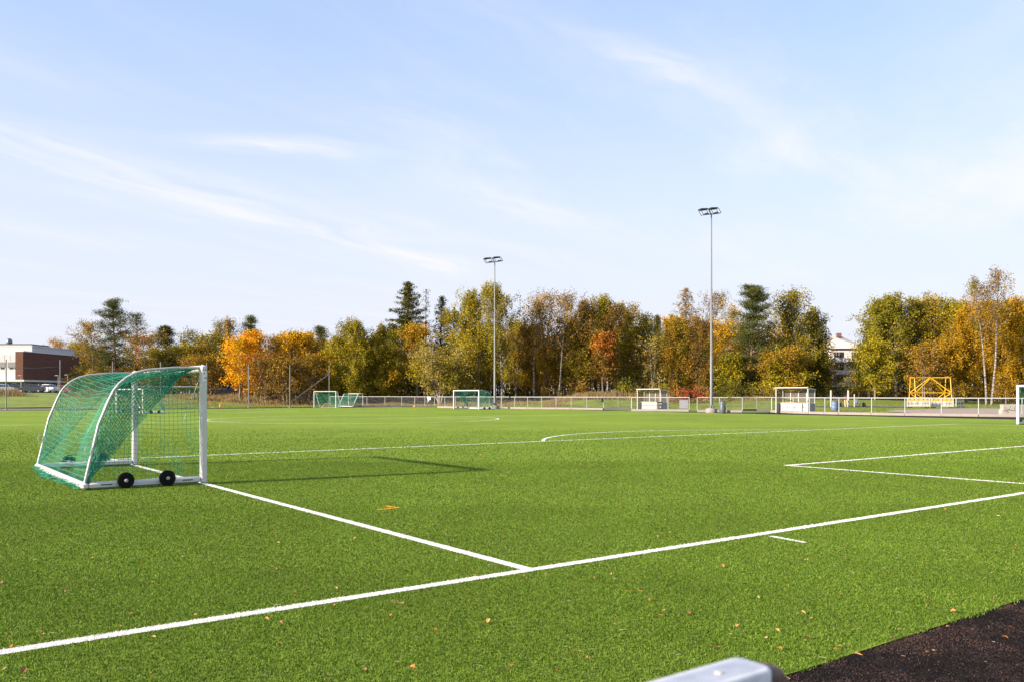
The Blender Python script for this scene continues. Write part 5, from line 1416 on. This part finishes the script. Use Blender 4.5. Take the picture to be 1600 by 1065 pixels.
B_ = [(1080, 597, 34, 108, ('red', 'redor'), 'red leaved bush behind the foot of the near floodlight mast'),
      (1145, 594, 26, 112, ('dark', 'green'), 'dark green bush right of the red bush'),
      (1185, 596, 22, 113, ('olive', 'gold'), 'yellowish bush left of the near dugout'),
      (980, 586, 24, 116, ('dark', 'green'), 'dark green bush left above the far dugout'),
      (1030, 594, 26, 117, ('olive', 'dark'), 'olive bush right above the far dugout'),
      (1008, 603, 24, 110, ('tan', 'olive'), 'straw coloured low bush behind the far dugout'),
      (1240, 588, 28, 115, ('dark', 'gold'), 'dark bush behind the near dugout'),
      (1282, 592, 22, 118, ('dark', 'olive'), 'dark bush at the foot of the dense olive tree'),
      (905, 595, 22, 121, ('dark', 'brown'), 'dark brown bush at the back of the dry grass mound'),
      (862, 600, 20, 123, ('gold', 'brown'), 'yellow bush between the white trunks'),
      (815, 598, 20, 126, ('dark', 'gold'), 'dark bush right of the white trunk by the far mast'),
      (600, 590, 24, 128, ('dark', 'olive'), 'dark bush left of the dark gap'),
      (560, 588, 28, 127, ('dark', 'olive'), 'dark bush behind the lower small goal'),
      (510, 592, 26, 127, ('dark', 'brown'), 'dark brown bush behind the larger small goal'),
      (1395, 600, 26, 135, ('dark', 'gold'), 'dark bush behind the left end of the barriers'),
      (1520, 600, 26, 128, ('dark', 'brown'), 'dark bush left behind the two tallest birches'),
      (1590, 598, 30, 126, ('dark', 'brown'), 'dark bush behind the graffiti block')]
for px, top, hw, Y, pal, lab in B_:
    make_tree('bush', lab, px, top, hw, Y, 'bush', pal, 0, 1.0, None, cat='bush', group=GB_)

# wood behind: nobody could count its trees
def wood():
    rng = np.random.default_rng(9); C = []; K = []; paths = []
    px = -40
    n = 0
    for px in np.arange(118, 1780, 5.5):
        if 1293 < px < 1352: continue
        for row in range(2):
            Y = rng.uniform(150, 166) if px > 230 else rng.uniform(192, 200); top = 548+12*math.sin(px*.031)+rng.normal(0, 8)-(26 if px > 700 else 0)+(14 if 120 < px < 300 else 0)
            if 1350 < px: top = 500+rng.normal(0, 9)
            q = px+rng.uniform(-5, 5); X, Yy, z = at(q, Y); H = hz(top, Y)-z
            paths.append((np.array([(X, Yy, z-.2), (X+rng.normal(0, .2), Yy, z+H*.5), (X, Yy, z+H*.9)]), [.17, .12, .03], 5))
            m = 46; zz = z+H*rng.uniform(.02 if rng.uniform() < .6 else .25, 1, m); u = (zz-z)/H; r = 1.5*np.sqrt(np.clip(1.05-u, 0, 1))
            C.append(np.stack([X+rng.normal(0, 1, m)*r, Yy+rng.normal(0, 1, m)*r, zz], -1))
            pal = ('dark', 'olive', 'spruce', 'brown', 'olive')[int(rng.integers(0, 5))] if px < 1340 else ('gold', 'olive', 'yg', 'brol')[int(rng.integers(0, 4))]
            K.append(pick(rng, (pal,), m))
    C = np.concatenate(C); K = np.concatenate(K)
    V, Tt = leaf_quads(rng, C, 11, (.5, .5, .4), .42, K)
    V = V.reshape(-1, 3); o1 = len(V); pv, pq = tubes_np(paths)
    tint = np.concatenate([Tt.reshape(-1, 3), np.tile((.08, .055, .04), (len(pv), 1))])
    o = np_mesh('woodland', np.concatenate([V, pv]), [np.arange(o1).reshape(-1, 4), pq+o1], M_leaf, tint=tint)
    tag(o, 'mixed autumn wood closing the view behind the rows of separate trees', 'woodland', kind='stuff')
wood()

# tall dry grass banks
def dry():
    rng = np.random.default_rng(12); P = []
    def zone(px0, px1, Y0, Y1, n, h, dens_fn=None, col=(.29, .20, .09)):
        px = rng.uniform(px0, px1, n); Y = rng.uniform(Y0, Y1, n); X = (px-CX)/F*Y
        f = np.sin(X*.7)+np.sin(Y*.9+X*.3)+rng.normal(0, .5, n); k = f > -.9
        X, Y = X[k], Y[k]; m = len(X); hh = h*rng.uniform(.25, 1.15, m)*(1+.35*np.sin(X*.9+Y*.5)+.2*np.sin(X*2.3-Y*.7))*np.clip(.35+.65*np.sin(np.pi*(px[k]-px0)/(px1-px0)), .2, 1)
        P.append((X, Y, hh, np.array(col)*rng.uniform(.55, 1.25, (m, 1))))
    zone(128, 640, 119, 127, 26000, .62)
    zone(128, 520, 113, 119, 4000, .35)
    zone(640, 860, 112, 121, 12000, .5, col=(.34, .25, .11))
    zone(-60, 14, 128, 141, 1900, 1.25, col=(.26, .18, .09)); zone(6, 40, 127, 140, 1000, 1.15, col=(.28, .20, .10)); zone(-60, 60, 122, 130, 900, .5, col=(.20, .17, .07))
    zone(90, 190, 128, 140, 6000, .8)
    zone(860, 1060, 110, 119, 12000, .65)
    zone(850, 900, 105, 111, 2500, .4)
    zone(1130, 1260, 110, 116, 5000, .4, col=(.30, .22, .10))
    zone(1060, 1300, 113, 119, 6000, .4, col=(.20, .19, .06))
    # ordinary green tufts on the verge behind the fences
    zone(510, 1240, 95, 112, 26000, .14, col=(.17, .21, .03))
    zone(1200, 1700, 76, 112, 26000, .12, col=(.17, .21, .03))
    zone(128, 520, 106, 118, 14000, .13, col=(.19, .23, .03))
    X = np.concatenate([p[0] for p in P]); Y = np.concatenate([p[1] for p in P]); H = np.concatenate([p[2] for p in P]); C = np.concatenate([p[3] for p in P])
    # keep off the pitch and its surround
    k = np.ones(len(X), bool)
    fp = np.array([flat(px, py) for key in ('f1', 'f2', 'f3', 'f4', 'f5') for px, py in fence_pts[key]]); pf = CX+F*fp[:, 0]/fp[:, 1]
    o_ = np.argsort(pf); lim = np.interp(CX+F*X/Y, pf[o_], fp[o_, 1]); k &= (Y > lim+1.0) | (CX+F*X/Y < 510)
    pxx = CX+F*X/Y; pyy = HY+(CH-terr(X, Y))*F/Y
    k &= ~((pxx > 1385) & (pyy > 637.5) & (H < .2)); k &= ~((pxx > 1237) & (pxx < 1430) & (pyy > 633) & (pyy < 635.2) & (H < .2))
    X, Y, H, C = X[k], Y[k], H[k], C[k]; n = len(X); Zg = terr(X, Y)-.06
    a = rng.uniform(0, 6.28, n); wv = np.stack([np.cos(a), np.sin(a)*.5, np.zeros(n)], -1)*np.clip(H*.10, .03, .09)[:, None]
    b = np.stack([X, Y, Zg], -1); tip = b+np.stack([rng.normal(0, .22, n)*H, rng.normal(0, .2, n)*H, H+.05], -1)
    V = np.stack([b-wv, b+wv, tip], 1)
    o = np_mesh('tall_grass', V.reshape(-1, 3), [np.arange(n*3).reshape(-1, 3)], M_dry, tint=np.repeat(C, 3, 0))
    tag(o, 'straw coloured tall grass and green tufts on the banks round the pitch', 'grass', kind='stuff')
dry()
